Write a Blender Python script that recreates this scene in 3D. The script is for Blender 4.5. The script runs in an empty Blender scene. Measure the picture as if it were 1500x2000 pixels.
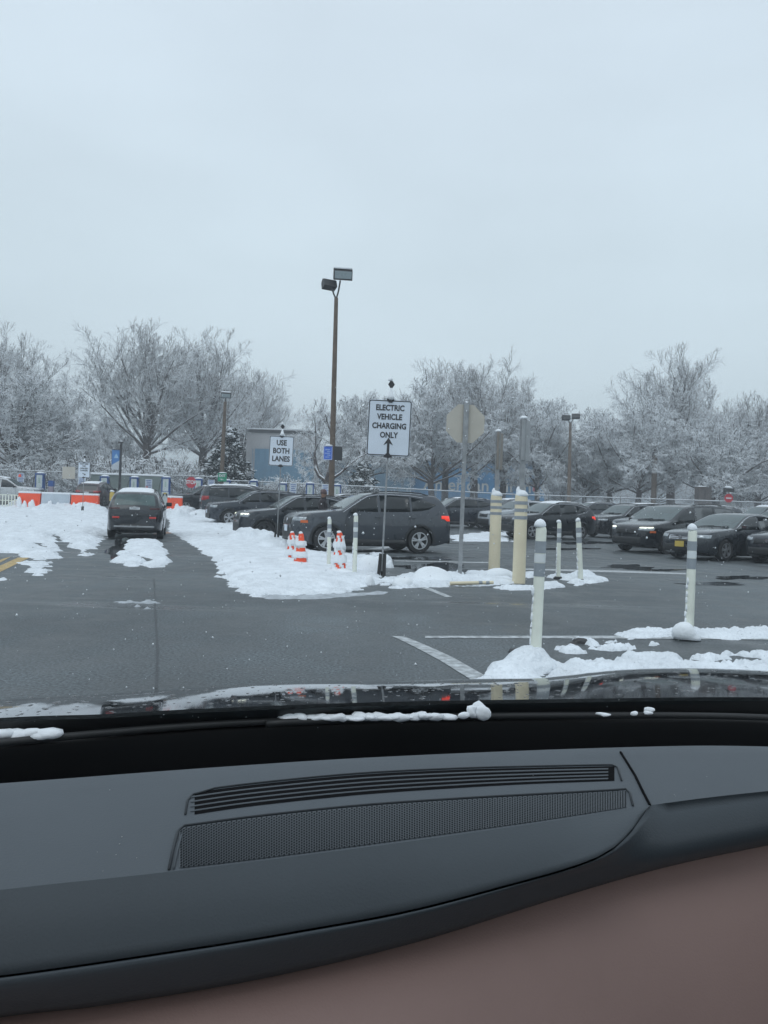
import bpy, bmesh, math, random
import numpy as np
from mathutils import Vector, Matrix, Quaternion
sc = bpy.context.scene
COL = sc.collection
R = math.radians
PI = math.pi
# ------------------------------------------------------------------ camera, sky, light
H = 1.22                      # eye height of the passenger
ROLL = R(1.8)
PITCH = R(-0.15)
F = Vector((0, math.cos(PITCH), math.sin(PITCH)))
RV0 = Vector((1, 0, 0)); UV0 = RV0.cross(F)
RV = RV0 * math.cos(ROLL) + UV0 * math.sin(ROLL)
UV = -RV0 * math.sin(ROLL) + UV0 * math.cos(ROLL)
cd = bpy.data.cameras.new('camera'); cam = bpy.data.objects.new('camera', cd); COL.objects.link(cam)
cd.sensor_fit = 'VERTICAL'; cd.sensor_height = 36; cd.lens = 36 * 1500 / 2000
cd.clip_start = 0.05; cd.clip_end = 3000
cam.matrix_world = Matrix(((RV.x, UV.x, -F.x, 0), (RV.y, UV.y, -F.y, 0), (RV.z, UV.z, -F.z, H), (0, 0, 0, 1)))
sc.camera = cam
SUN_EL, SUN_AZ = R(52), R(205)
w = bpy.data.worlds.new('World'); sc.world = w; w.use_nodes = True
nt = w.node_tree; nt.nodes.clear()
out = nt.nodes.new('ShaderNodeOutputWorld'); mix = nt.nodes.new('ShaderNodeMixShader')
b1 = nt.nodes.new('ShaderNodeBackground'); b2 = nt.nodes.new('ShaderNodeBackground')
sky = nt.nodes.new('ShaderNodeTexSky'); sky.sky_type = 'NISHITA'; sky.sun_disc = False
sky.sun_elevation = SUN_EL; sky.sun_rotation = SUN_AZ; sky.air_density = 1.5; sky.dust_density = 2
nt.links.new(sky.outputs[0], b1.inputs[0]); b1.inputs[1].default_value = 0.07
tc = nt.nodes.new('ShaderNodeTexCoord'); sep = nt.nodes.new('ShaderNodeSeparateXYZ')
nt.links.new(tc.outputs['Generated'], sep.inputs[0])
ramp = nt.nodes.new('ShaderNodeValToRGB')
nt.links.new(sep.outputs['Z'], ramp.inputs[0])
cr = ramp.color_ramp
cr.elements[0].position = 0.0; cr.elements[0].color = (0.665, 0.742, 0.795, 1)
cr.elements[1].position = 0.9; cr.elements[1].color = (0.76, 0.81, 0.885, 1)
e = cr.elements.new(0.30); e.color = (0.675, 0.748, 0.808, 1)
e = cr.elements.new(0.50); e.color = (0.70, 0.765, 0.84, 1)
nz = nt.nodes.new('ShaderNodeTexNoise'); nz.inputs['Scale'].default_value = 1.6; nz.inputs['Detail'].default_value = 4
mp = nt.nodes.new('ShaderNodeMapping'); mp.inputs['Scale'].default_value = (1, 1, 2.6)
nt.links.new(tc.outputs['Generated'], mp.inputs[0]); nt.links.new(mp.outputs[0], nz.inputs['Vector'])
mr = nt.nodes.new('ShaderNodeMapRange'); mr.inputs[1].default_value = 0.3; mr.inputs[2].default_value = 0.7
mr.inputs[3].default_value = 0.94; mr.inputs[4].default_value = 1.09
nt.links.new(nz.outputs[0], mr.inputs[0])
mul = nt.nodes.new('ShaderNodeVectorMath'); mul.operation = 'SCALE'
nt.links.new(ramp.outputs[0], mul.inputs[0]); nt.links.new(mr.outputs[0], mul.inputs['Scale'])
nt.links.new(mul.outputs[0], b2.inputs[0]); b2.inputs[1].default_value = 1.0
mix.inputs[0].default_value = 0.93
nt.links.new(b1.outputs[0], mix.inputs[1]); nt.links.new(b2.outputs[0], mix.inputs[2]); nt.links.new(mix.outputs[0], out.inputs[0])
sd = bpy.data.lights.new('sun', 'SUN'); sd.energy = 0.5; sd.angle = R(40); sd.color = (1, 0.985, 0.97)
so = bpy.data.objects.new('sun', sd); COL.objects.link(so)
sdir = Vector((math.sin(SUN_AZ) * math.cos(SUN_EL), math.cos(SUN_AZ) * math.cos(SUN_EL), math.sin(SUN_EL)))
so.rotation_euler = sdir.to_track_quat('Z', 'Y').to_euler()
vs = sc.view_settings; vs.view_transform = 'Standard'; vs.look = 'None'; vs.gamma = 1; vs.use_curve_mapping = False; vs.exposure = 0.17
cy = sc.cycles
cy.use_denoising = True
try:
    cy.denoiser = 'OPENIMAGEDENOISE'; cy.denoising_input_passes = 'RGB_ALBEDO_NORMAL'
except Exception:
    pass
cy.max_bounces = 6; cy.diffuse_bounces = 3; cy.glossy_bounces = 3; cy.transmission_bounces = 4; cy.transparent_max_bounces = 12
cy.volume_bounces = 0; cy.sample_clamp_indirect = 4; cy.caustics_reflective = False; cy.caustics_refractive = False

# ------------------------------------------------------------------ placing helpers
CAM = Vector((0, 0, H))
def ray(px, py):
    return F + RV * ((px - 750) / 1500) + UV * ((1000 - py) / 1500)
def slope_at(x):
    t = min(1, max(0, (x + 12) / 26)); t = t * t * (3 - 2 * t)
    return 0.034 + (0.021 - 0.034) * t
def terrain(x, y):
    yy = min(y, 95) - 28
    return slope_at(x) * (yy if yy > 3 else (max(0.0, yy + 3) ** 2) / 12)
def terrain_np(x, y):
    t = np.clip((x + 12) / 26, 0, 1); t = t * t * (3 - 2 * t)
    s = 0.034 + (0.021 - 0.034) * t
    yy = np.minimum(y, 95) - 28
    return s * np.where(yy > 3, yy, np.maximum(0, yy + 3) ** 2 / 12)
def G(px, py, dz=0.0):
    """pixel of the photograph -> point of the ground it shows"""
    d = ray(px, py); t = 1.0
    for _ in range(60):
        p = CAM + d * t
        z = terrain(p.x, p.y) + dz
        if d.z >= -1e-4: break
        t2 = (z - H) / d.z
        if abs(t2 - t) < 1e-3: break
        t = 0.5 * t + 0.5 * t2 if _ > 1 else t2
        t = min(t, 150)
    p = CAM + d * t
    return Vector((p.x, p.y, terrain(p.x, p.y) + dz))
def PX(px, d, z=None):
    """column of the photograph, distance -> point on the ground there"""
    x = (px - 750) / 1500 * d
    for _ in range(3):
        zz = terrain(x, d) if z is None else z
        x = ((px - 750) / 1500 * d - (zz - H) * math.sin(ROLL)) / math.cos(ROLL)
    return Vector((x, d, terrain(x, d)))
def AT(px, py, d):
    r = ray(px, py); return CAM + r * (d / r.y)

# ------------------------------------------------------------------ mesh builder
class MB:
    def __init__(s): s.v = []; s.f = []
    def add(s, vs, fs):
        n = len(s.v); s.v += [tuple(q) for q in vs]; s.f += [tuple(i + n for i in f) for f in fs]; return s
    def box(s, c, sz, rz=0.0, M=None, taper=1.0):
        hx, hy, hz = sz[0] / 2, sz[1] / 2, sz[2] / 2; out = []
        for (x, y, z) in ((-1,-1,-1),(1,-1,-1),(1,1,-1),(-1,1,-1),(-1,-1,1),(1,-1,1),(1,1,1),(-1,1,1)):
            k = taper if z > 0 else 1
            p = Vector((x * hx * k, y * hy * k, z * hz))
            if M: p = M @ p
            if rz: p = Vector((p.x * math.cos(rz) - p.y * math.sin(rz), p.x * math.sin(rz) + p.y * math.cos(rz), p.z))
            out.append((p.x + c[0], p.y + c[1], p.z + c[2]))
        return s.add(out, ((0,3,2,1),(4,5,6,7),(0,1,5,4),(1,2,6,5),(2,3,7,6),(3,0,4,7)))
    def rbox(s, c, sz, r=0.02, rz=0.0):
        """box with its edges cut off"""
        bm = bmesh.new(); bmesh.ops.create_cube(bm, size=1)
        for v in bm.verts: v.co = Vector((v.co.x * sz[0], v.co.y * sz[1], v.co.z * sz[2]))
        bmesh.ops.bevel(bm, geom=bm.edges[:], offset=r, segments=2, affect='EDGES', profile=0.6)
        bm.verts.ensure_lookup_table(); rot = Matrix.Rotation(rz, 3, 'Z')
        s.add([tuple(rot @ v.co + Vector(c)) for v in bm.verts], [[v.index for v in f.verts] for f in bm.faces]); bm.free(); return s
    def tube(s, pts, r, n=8, cap=True):
        pts = [Vector(p) for p in pts]; m = len(pts)
        rs = r if isinstance(r, (list, tuple)) else [r] * m
        a = None; ring = []
        for i, p in enumerate(pts):
            t = (pts[min(i + 1, m - 1)] - pts[max(i - 1, 0)]).normalized()
            if a is None: a = t.orthogonal().normalized()
            else:
                a = (a - t * a.dot(t)); a = a.normalized() if a.length > 1e-6 else t.orthogonal().normalized()
            b = t.cross(a)
            ring.append([p + (a * math.cos(2 * PI * k / n) + b * math.sin(2 * PI * k / n)) * rs[i] for k in range(n)])
        vs = [q for rg in ring for q in rg]; fs = []
        for i in range(m - 1):
            for k in range(n):
                fs.append((i * n + k, i * n + (k + 1) % n, (i + 1) * n + (k + 1) % n, (i + 1) * n + k))
        if cap: fs.append(tuple(range(n))[::-1]); fs.append(tuple(range((m - 1) * n, m * n)))
        return s.add(vs, fs)
    def lathe(s, prof, c=(0,0,0), n=16, axis='Z'):
        """prof: (radius, height) pairs"""
        vs = []; fs = []
        for (r, z) in prof:
            for k in range(n):
                a = 2 * PI * k / n; x, y = r * math.cos(a), r * math.sin(a)
                p = (x, y, z) if axis == 'Z' else ((x, z, y) if axis == 'Y' else (z, x, y))
                vs.append((p[0] + c[0], p[1] + c[1], p[2] + c[2]))
        m = len(prof)
        for i in range(m - 1):
            for k in range(n):
                fs.append((i * n + k, i * n + (k + 1) % n, (i + 1) * n + (k + 1) % n, (i + 1) * n + k))
        fs.append(tuple(range(n))[::-1]); fs.append(tuple(range((m - 1) * n, m * n)))
        return s.add(vs, fs)
    def prism(s, poly, t, plane='XZ', off=0.0):
        """flat polygon with thickness t; plane XZ: polygon (x,z) extruded along y from off to off+t"""
        n = len(poly)
        def P(a, b, h):
            return (a, h, b) if plane == 'XZ' else ((h, a, b) if plane == 'YZ' else (a, b, h))
        vs = [P(a, b, off) for a, b in poly] + [P(a, b, off + t) for a, b in poly]
        fs = [tuple(range(n))[::-1], tuple(range(n, 2 * n))] + [(i, (i + 1) % n, (i + 1) % n + n, i + n) for i in range(n)]
        return s.add(vs, fs)
    def strip(s, rows):
        """quads over a grid of points"""
        m = len(rows[0]); vs = [p for r_ in rows for p in r_]; fs = []
        for i in range(len(rows) - 1):
            for k in range(m - 1):
                fs.append((i * m + k, i * m + k + 1, (i + 1) * m + k + 1, (i + 1) * m + k))
        return s.add(vs, fs)
    def blob(s, c, sz, seed=0, amp=0.15, sub=2, flat=True):
        bm = bmesh.new(); bmesh.ops.create_icosphere(bm, subdivisions=sub, radius=1)
        rg = random.Random(seed); ph = [(rg.uniform(-3, 3), rg.uniform(-3, 3), rg.uniform(-3, 3), rg.uniform(0, 6)) for _ in range(6)]
        out = []
        for v in bm.verts:
            q = v.co; k = 1 + amp * sum(math.sin(a * q.x + b * q.y + g * q.z + h) for a, b, g, h in ph) / 2.2
            z = q.z * k
            if flat: z = max(z, -0.25)
            out.append((c[0] + q.x * k * sz[0], c[1] + q.y * k * sz[1], c[2] + z * sz[2]))
        s.add(out, [[v.index for v in f.verts] for f in bm.faces]); bm.free(); return s
    def mesh(s, name, mat, smooth=False):
        me = bpy.data.meshes.new(name); me.from_pydata(s.v, [], s.f); me.update()
        if mat: me.materials.append(mat)
        if smooth: me.shade_smooth() if smooth is True else me.shade_smooth()
        if smooth == 'auto': me.set_sharp_from_angle(angle=R(38))
        return me
    def build(s, name, mat, parent=None, smooth=False, recalc=False, loc=None):
        me = s.mesh(name, mat, smooth)
        if recalc:
            bm = bmesh.new(); bm.from_mesh(me); bmesh.ops.recalc_face_normals(bm, faces=bm.faces); bm.to_mesh(me); bm.free()
        o = bpy.data.objects.new(name, me); COL.objects.link(o)
        if parent: o.parent = parent
        if loc is not None: o.location = loc
        return o
def tag(o, label=None, cat=None, group=None, kind=None):
    if label: o['label'] = label
    if cat: o['category'] = cat
    if group: o['group'] = group
    if kind: o['kind'] = kind
    return o
def thing(name, label, cat, loc=(0, 0, 0), rz=0.0, group=None, tilt=None):
    o = bpy.data.objects.new(name, None); COL.objects.link(o); o.location = loc; o.rotation_euler = (tilt[0] if tilt else 0, tilt[1] if tilt else 0, rz)
    o.empty_display_size = 0.2
    return tag(o, label, cat, group)
def copy_tree(o, parent=None):
    c = o.copy(); COL.objects.link(c); c.parent = parent
    for ch in KIDS.get(o.name, []) or [q for q in COL.objects if q.parent == o]: copy_tree(ch, c)
    return c
KIDS = {}
def dup(o, loc, rz, label, group=None, scale=None):
    c = copy_tree(o); c.location = loc
    if rz is not None: c.rotation_euler = (0, 0, rz)
    if scale: c.scale = scale
    c['label'] = label
    if group: c['group'] = group
    return c
def text(s, size, loc, parent, mat, rot=(PI / 2, 0, 0), name='lettering', sx=1.0, bold=0.0, al='CENTER'):
    cu = bpy.data.curves.new(name, 'FONT'); cu.body = s; cu.size = size; cu.align_x = al; cu.align_y = 'CENTER'
    cu.extrude = 0.002; cu.offset = bold; cu.resolution_u = 3; cu.materials.append(mat)
    tmp = bpy.data.objects.new(name, cu); me = bpy.data.meshes.new_from_object(tmp); bpy.data.objects.remove(tmp); bpy.data.curves.remove(cu)
    o = bpy.data.objects.new(name, me); COL.objects.link(o); o.parent = parent; o.location = loc; o.rotation_euler = rot; o.scale = (sx, 1, 1)
    return o

# ------------------------------------------------------------------ materials
def mat(name, col, rough=0.6, metal=0.0, spec=0.5, coat=0.0, emis=None, es=0.0, noise=None, bump=None, rn=None, sheen=0):
    """noise=(scale, amount), bump=(scale, strength, distance), rn=(scale, lo, hi) varies the gloss"""
    m = bpy.data.materials.new(name); m.use_nodes = True; n = m.node_tree; p = n.nodes['Principled BSDF']
    p.inputs['Base Color'].default_value = (*col, 1); p.inputs['Roughness'].default_value = rough; p.inputs['Metallic'].default_value = metal
    p.inputs['Specular IOR Level'].default_value = spec; p.inputs['Coat Weight'].default_value = coat; p.inputs['Coat Roughness'].default_value = 0.04
    p.inputs['Sheen Weight'].default_value = sheen
    if emis: p.inputs['Emission Color'].default_value = (*emis, 1); p.inputs['Emission Strength'].default_value = es
    t = n.nodes.new('ShaderNodeTexCoord')
    def NZ(scale, det=5):
        q = n.nodes.new('ShaderNodeTexNoise'); q.inputs['Scale'].default_value = scale; q.inputs['Detail'].default_value = det
        n.links.new(t.outputs['Object'], q.inputs['Vector']); return q
    if noise:
        q = NZ(noise[0]); r_ = n.nodes.new('ShaderNodeMapRange'); r_.inputs[1].default_value = 0.3; r_.inputs[2].default_value = 0.7
        r_.inputs[3].default_value = 1 - noise[1]; r_.inputs[4].default_value = 1 + noise[1]; n.links.new(q.outputs[0], r_.inputs[0])
        s = n.nodes.new('ShaderNodeVectorMath'); s.operation = 'SCALE'; s.inputs[0].default_value = col; n.links.new(r_.outputs[0], s.inputs['Scale']); n.links.new(s.outputs[0], p.inputs['Base Color'])
    if rn:
        q = NZ(rn[0]); r_ = n.nodes.new('ShaderNodeMapRange'); r_.inputs[1].default_value = 0.35; r_.inputs[2].default_value = 0.65
        r_.inputs[3].default_value = rn[1]; r_.inputs[4].default_value = rn[2]; n.links.new(q.outputs[0], r_.inputs[0]); n.links.new(r_.outputs[0], p.inputs['Roughness'])
    if bump:
        q = NZ(bump[0], 3); b = n.nodes.new('ShaderNodeBump'); b.inputs['Strength'].default_value = bump[1]; b.inputs['Distance'].default_value = bump[2]
        n.links.new(q.outputs[0], b.inputs['Height']); n.links.new(b.outputs[0], p.inputs['Normal'])
    return m
SNOW = mat('snow', (0.84, 0.87, 0.90), 0.75, spec=0.2, noise=(3.0, 0.04), bump=(22, 0.5, 0.02))
SNOWG = mat('snow_packed', (0.80, 0.84, 0.88), 0.75, spec=0.2, noise=(2.6, 0.10), bump=(13, 0.9, 0.05))
SLUSH = mat('slush', (0.42, 0.45, 0.48), 0.5, noise=(6, 0.25), bump=(20, 0.8, 0.02))
BLACKP = mat('black_plastic', (0.018, 0.019, 0.02), 0.5, noise=(5, 0.15))
DARKM = mat('dark_metal', (0.035, 0.035, 0.037), 0.45, noise=(4, 0.2))
GALV = mat('galvanised_steel', (0.30, 0.31, 0.32), 0.5, metal=0.5, noise=(9, 0.2))
CHROME = mat('chrome', (0.6, 0.61, 0.63), 0.18, metal=1.0, noise=(5, 0.05))
RIM = mat('rim_alloy', (0.52, 0.53, 0.55), 0.32, metal=0.75, noise=(6, 0.08))
RIMD = mat('rim_dark', (0.10, 0.105, 0.11), 0.3, metal=0.6, noise=(6, 0.08))
TYRE = mat('tyre_rubber', (0.017, 0.017, 0.018), 0.75, noise=(8, 0.2))
CGLASS = mat('car_glass', (0.012, 0.016, 0.018), 0.04, spec=0.6, noise=(2, 0.15))
WGLASS = mat('windscreen_glass', (0.050, 0.080, 0.082), 0.06, spec=0.9, noise=(3, 0.2), rn=(4, 0.04, 0.15))
WHITEP = mat('white_paint', (0.74, 0.76, 0.78), 0.4, noise=(4, 0.04))
SIGNW = mat('sign_white', (0.66, 0.72, 0.80), 0.45, noise=(3, 0.04))
SIGNK = mat('sign_black', (0.03, 0.03, 0.035), 0.5, noise=(4, 0.1))
SIGNR = mat('sign_red', (0.52, 0.03, 0.05), 0.4, noise=(3, 0.06))
SIGNG = mat('sign_green', (0.015, 0.30, 0.17), 0.4, noise=(3, 0.06))
SIGNB = mat('sign_blue', (0.05, 0.15, 0.62), 0.4, noise=(3, 0.06))
BEIGE = mat('beige_plate', (0.49, 0.46, 0.40), 0.55, noise=(2.5, 0.06))
CREAM = mat('cream_plastic', (0.74, 0.66, 0.48), 0.5, noise=(2, 0.07))
DELIN = mat('post_plastic', (0.76, 0.78, 0.69), 0.45, noise=(5, 0.05))
BANDG = mat('grey_band', (0.30, 0.33, 0.36), 0.35, noise=(9, 0.1))
BANDW = mat('white_band', (0.70, 0.73, 0.74), 0.35, noise=(9, 0.06))
ORANGE = mat('orange_plastic', (0.92, 0.10, 0.035), 0.5, noise=(2, 0.08))
YELLOW = mat('yellow_paint', (0.62, 0.46, 0.10), 0.5, noise=(5, 0.08))
WOODP = mat('pole_wood', (0.14, 0.105, 0.08), 0.8, noise=(5, 0.2), bump=(14, 0.4, 0.02))
EVBLUE = mat('charger_blue', (0.03, 0.10, 0.34), 0.4, noise=(4, 0.08))
EVWHITE = mat('charger_white', (0.66, 0.72, 0.72), 0.4, noise=(4, 0.05))
REDL = mat('tail_red', (0.35, 0.02, 0.02), 0.2, noise=(9, 0.1))
REDLIT = mat('brake_lit', (0.6, 0.03, 0.02), 0.3, emis=(1, 0.06, 0.03), es=.7)
HEADL = mat('headlamp', (0.42, 0.45, 0.47), 0.12, metal=0.6, noise=(14, 0.3))
HEADLIT = mat('headlamp_lit', (0.8, 0.8, 0.7), 0.3, emis=(1, 0.97, 0.75), es=1.6)
AMBER = mat('amber_lens', (0.55, 0.12, 0.03), 0.3, noise=(9, 0.1))
def paint(name, c): return mat(name, c, 0.26, metal=0.2, spec=.5, coat=0.8, noise=(2.0, 0.06), rn=(1.7, 0.18, 0.40))
P_GREY = paint('paint_slate', (0.042, 0.050, 0.062)); P_BLACK = paint('paint_black', (0.009, 0.012, 0.017)); P_NAVY = paint('paint_navy', (0.016, 0.023, 0.036))
P_DGREY = paint('paint_dark_grey', (0.020, 0.026, 0.034)); P_WHITE = paint('paint_white', (0.62, 0.64, 0.66)); P_MAROON = paint('paint_maroon', (0.05, 0.018, 0.022))
P_SILVER = paint('paint_silver', (0.42, 0.45, 0.48)); P_BROWN = paint('paint_brown_black', (0.028, 0.022, 0.022))

# asphalt: wet, patchy gloss, grain, seam
def asphalt():
    m = bpy.data.materials.new('wet_asphalt'); m.use_nodes = True; n = m.node_tree; p = n.nodes['Principled BSDF']
    t = n.nodes.new('ShaderNodeNewGeometry')
    def NZ(sc_, det=5, rough=0.55, vec=None):
        q = n.nodes.new('ShaderNodeTexNoise'); q.inputs['Scale'].default_value = sc_; q.inputs['Detail'].default_value = det; q.inputs['Roughness'].default_value = rough
        n.links.new(vec or t.outputs['Position'], q.inputs['Vector']); return q
    def RMP(src, a, b, c, d):
        q = n.nodes.new('ShaderNodeMapRange'); q.interpolation_type = 'SMOOTHSTEP'
        for i, v in enumerate((a, b, c, d)): q.inputs[i + 1].default_value = v
        n.links.new(src, q.inputs[0]); return q
    def MATH(op, a, b):
        q = n.nodes.new('ShaderNodeMath'); q.operation = op
        for i, v in enumerate((a, b)):
            if isinstance(v, (int, float)): q.inputs[i].default_value = v
            else: n.links.new(v, q.inputs[i])
        return q
    big = NZ(0.22, 3); fine = NZ(42, 2, 0.7); mid = NZ(1.6, 5)
    mpn = n.nodes.new('ShaderNodeMapping'); mpn.inputs['Scale'].default_value = (0.16, 0.75, 1); n.links.new(t.outputs['Position'], mpn.inputs[0])
    pud = NZ(1.0, 4, 0.5, mpn.outputs[0])
    puddle = RMP(pud.outputs[0], 0.58, 0.72, 0, .8)
    c1 = RMP(mid.outputs[0], 0.3, 0.7, 0.74, 1.26); c2 = RMP(fine.outputs[0], 0.3, 0.75, 0.5, 1.75); c3 = RMP(big.outputs[0], 0.35, 0.65, 0.78, 1.18)
    k = MATH('MULTIPLY', c1.outputs[0], c2.outputs[0]); k = MATH('MULTIPLY', k.outputs[0], c3.outputs[0])
    k2 = MATH('MULTIPLY', puddle.outputs[0], 0.55); k3 = MATH('SUBTRACT', 1.0, k2.outputs[0]); k = MATH('MULTIPLY', k.outputs[0], k3.outputs[0])
    mp2 = n.nodes.new('ShaderNodeMapping'); mp2.inputs['Scale'].default_value = (1.0, 0.07, 1); mp2.inputs['Rotation'].default_value = (0, 0, R(14)); n.links.new(t.outputs['Position'], mp2.inputs[0])
    trk = NZ(1.1, 4, 0.55, mp2.outputs[0]); c4 = RMP(trk.outputs[0], 0.38, 0.62, 0.80, 1.14); k = MATH('MULTIPLY', k.outputs[0], c4.outputs[0])
    s = n.nodes.new('ShaderNodeVectorMath'); s.operation = 'SCALE'; s.inputs[0].default_value = (0.088, 0.100, 0.106); n.links.new(k.outputs[0], s.inputs['Scale'])
    n.links.new(s.outputs[0], p.inputs['Base Color'])
    r1 = RMP(mid.outputs[0], 0.3, 0.7, 0.30, 0.62); inv = MATH('SUBTRACT', 1.0, puddle.outputs[0]); r2 = MATH('MULTIPLY', r1.outputs[0], inv.outputs[0]); r2 = MATH('MULTIPLY', r2.outputs[0], c4.outputs[0]); r3 = MATH('ADD', r2.outputs[0], 0.08)
    n.links.new(r3.outputs[0], p.inputs['Roughness'])
    b = n.nodes.new('ShaderNodeBump'); b.inputs['Distance'].default_value = 0.012; bs = MATH('MULTIPLY', inv.outputs[0], 0.55)
    n.links.new(bs.outputs[0], b.inputs['Strength']); n.links.new(fine.outputs[0], b.inputs['Height']); n.links.new(b.outputs[0], p.inputs['Normal'])
    p.inputs['Specular IOR Level'].default_value = 0.42
    return m
ASPH = asphalt()
PUDDLE = mat('puddle_water', (0.05, 0.056, 0.06), 0.07, spec=0.5, bump=(3, 0.15, 0.008))
LINEW = mat('line_white', (0.42, 0.44, 0.45), 0.6, noise=(14, 0.45))
LINEY = mat('line_yellow', (0.48, 0.34, 0.14), 0.6, noise=(10, 0.35))

def bark(name, col, snowlo, snowhi, ztop=20.0, fade=0.5):
    """bark with settled snow on what faces up; the wind has blown the treetop barer"""
    m = bpy.data.materials.new(name); m.use_nodes = True; n = m.node_tree; p = n.nodes['Principled BSDF']; p.inputs['Roughness'].default_value = 0.85
    p.inputs['Specular IOR Level'].default_value = 0.2
    g = n.nodes.new('ShaderNodeNewGeometry'); sx = n.nodes.new('ShaderNodeSeparateXYZ'); n.links.new(g.outputs['True Normal'], sx.inputs[0])
    tcn = n.nodes.new('ShaderNodeTexCoord'); so_ = n.nodes.new('ShaderNodeSeparateXYZ'); n.links.new(tcn.outputs['Object'], so_.inputs[0])
    q = n.nodes.new('ShaderNodeTexNoise'); q.inputs['Scale'].default_value = 0.9; q.inputs['Detail'].default_value = 3; n.links.new(tcn.outputs['Object'], q.inputs['Vector'])
    hz = n.nodes.new('ShaderNodeMapRange'); hz.inputs[1].default_value = ztop * 0.5; hz.inputs[2].default_value = ztop; hz.inputs[3].default_value = 0; hz.inputs[4].default_value = fade
    n.links.new(so_.outputs['Z'], hz.inputs[0])
    a = n.nodes.new('ShaderNodeMath'); a.operation = 'SUBTRACT'; n.links.new(sx.outputs['Z'], a.inputs[0]); n.links.new(hz.outputs[0], a.inputs[1])
    b = n.nodes.new('ShaderNodeMath'); b.operation = 'MULTIPLY_ADD'; n.links.new(q.outputs[0], b.inputs[0]); b.inputs[1].default_value = 0.8; b.inputs[2].default_value = -0.4
    c = n.nodes.new('ShaderNodeMath'); c.operation = 'ADD'; n.links.new(a.outputs[0], c.inputs[0]); n.links.new(b.outputs[0], c.inputs[1])
    r_ = n.nodes.new('ShaderNodeMapRange'); r_.inputs[1].default_value = snowlo; r_.inputs[2].default_value = snowhi; n.links.new(c.outputs[0], r_.inputs[0])
    mx = n.nodes.new('ShaderNodeMix'); mx.data_type = 'RGBA'; mx.inputs[6].default_value = (*col, 1); mx.inputs[7].default_value = (0.86, 0.89, 0.92, 1)
    n.links.new(r_.outputs[0], mx.inputs[0]); n.links.new(mx.outputs[2], p.inputs['Base Color'])
    return m
BARK = bark('oak_bark_snow', (0.085, 0.066, 0.058), -0.28, 0.16, 19, 0.30)
BARKW = bark('laden_bark_snow', (0.11, 0.098, 0.095), -0.50, 0.0, 17, 0.12)
TRUNKM = bark('trunk_bark', (0.075, 0.058, 0.052), 0.25, 0.6, 19, 0.2)
NEEDLE = bark('conifer_green', (0.014, 0.022, 0.017), 0.55, 0.8, 60, 0.0)
SHRUB = bark('shrub_twigs', (0.12, 0.105, 0.10), -0.2, 0.3, 60, 0)
# ------------------------------------------------------------------ ground
def fbm(x, y, seed=0, octs=4):
    rg = np.random.RandomState(seed); tab = rg.rand(256, 256); v = 0; a = 1.0; tot = 0
    for o in range(octs):
        f = 2.0 ** o; xs = x * f + 17.3 * o; ys = y * f + 5.1 * o
        xi = np.floor(xs).astype(int); yi = np.floor(ys).astype(int); fx = xs - xi; fy = ys - yi
        fx = fx * fx * (3 - 2 * fx); fy = fy * fy * (3 - 2 * fy)
        g = lambda i, j: tab[(xi + i) & 255, (yi + j) & 255]
        v = v + a * ((g(0,0) * (1-fx) + g(1,0) * fx) * (1-fy) + (g(0,1) * (1-fx) + g(1,1) * fx) * fy); tot += a; a *= 0.5
    return v / tot
def np_mesh(name, V, Fq, m, smooth=True, parent=None):
    me = bpy.data.meshes.new(name)
    me.vertices.add(len(V)); me.vertices.foreach_set('co', np.asarray(V, dtype=np.float32).ravel())
    k = Fq.shape[1]
    me.loops.add(Fq.size); me.loops.foreach_set('vertex_index', Fq.astype(np.int32).ravel())
    me.polygons.add(len(Fq)); me.polygons.foreach_set('loop_start', np.arange(len(Fq), dtype=np.int32) * k)
    me.update(calc_edges=True); me.validate()
    if smooth: me.shade_smooth()
    me.materials.append(m); o = bpy.data.objects.new(name, me); COL.objects.link(o)
    if parent: o.parent = parent
    return o
ys = np.concatenate([np.arange(-12, 24, 3.0), np.arange(24, 100, 1.5), np.array([110, 140, 200, 400, 900.0])])
xs = np.concatenate([np.array([-700, -300, -120.0]), np.arange(-80, 81, 2.5), np.array([120, 300, 700.0])])
X, Y = np.meshgrid(xs, ys); Z = terrain_np(X, Y); nx = len(xs)
I = np.arange(len(xs) * len(ys)).reshape(len(ys), nx)
Q = np.stack([I[:-1, :-1], I[:-1, 1:], I[1:, 1:], I[1:, :-1]], -1).reshape(-1, 4)
def pick(lo, hi):
    cy_ = (Y.ravel()[Q].mean(1)); k = (cy_ >= lo) & (cy_ < hi); return Q[k]
tag(np_mesh('ground', np.stack([X, Y, Z], -1).reshape(-1, 3), pick(-99, 62.5), ASPH), 'dark wet asphalt of the car park', kind='structure')
SNOWFIELD = mat('snow_field', (0.72, 0.76, 0.80), 0.8, spec=0.2, noise=(0.35, 0.12), bump=(1.2, 0.6, 0.08))
tag(np_mesh('snowy_ground', np.stack([X, Y, Z + 0.02], -1).reshape(-1, 3), pick(60.5, 9999), SNOWFIELD), 'snow covered ground beyond the chain link fence', kind='structure')

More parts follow.
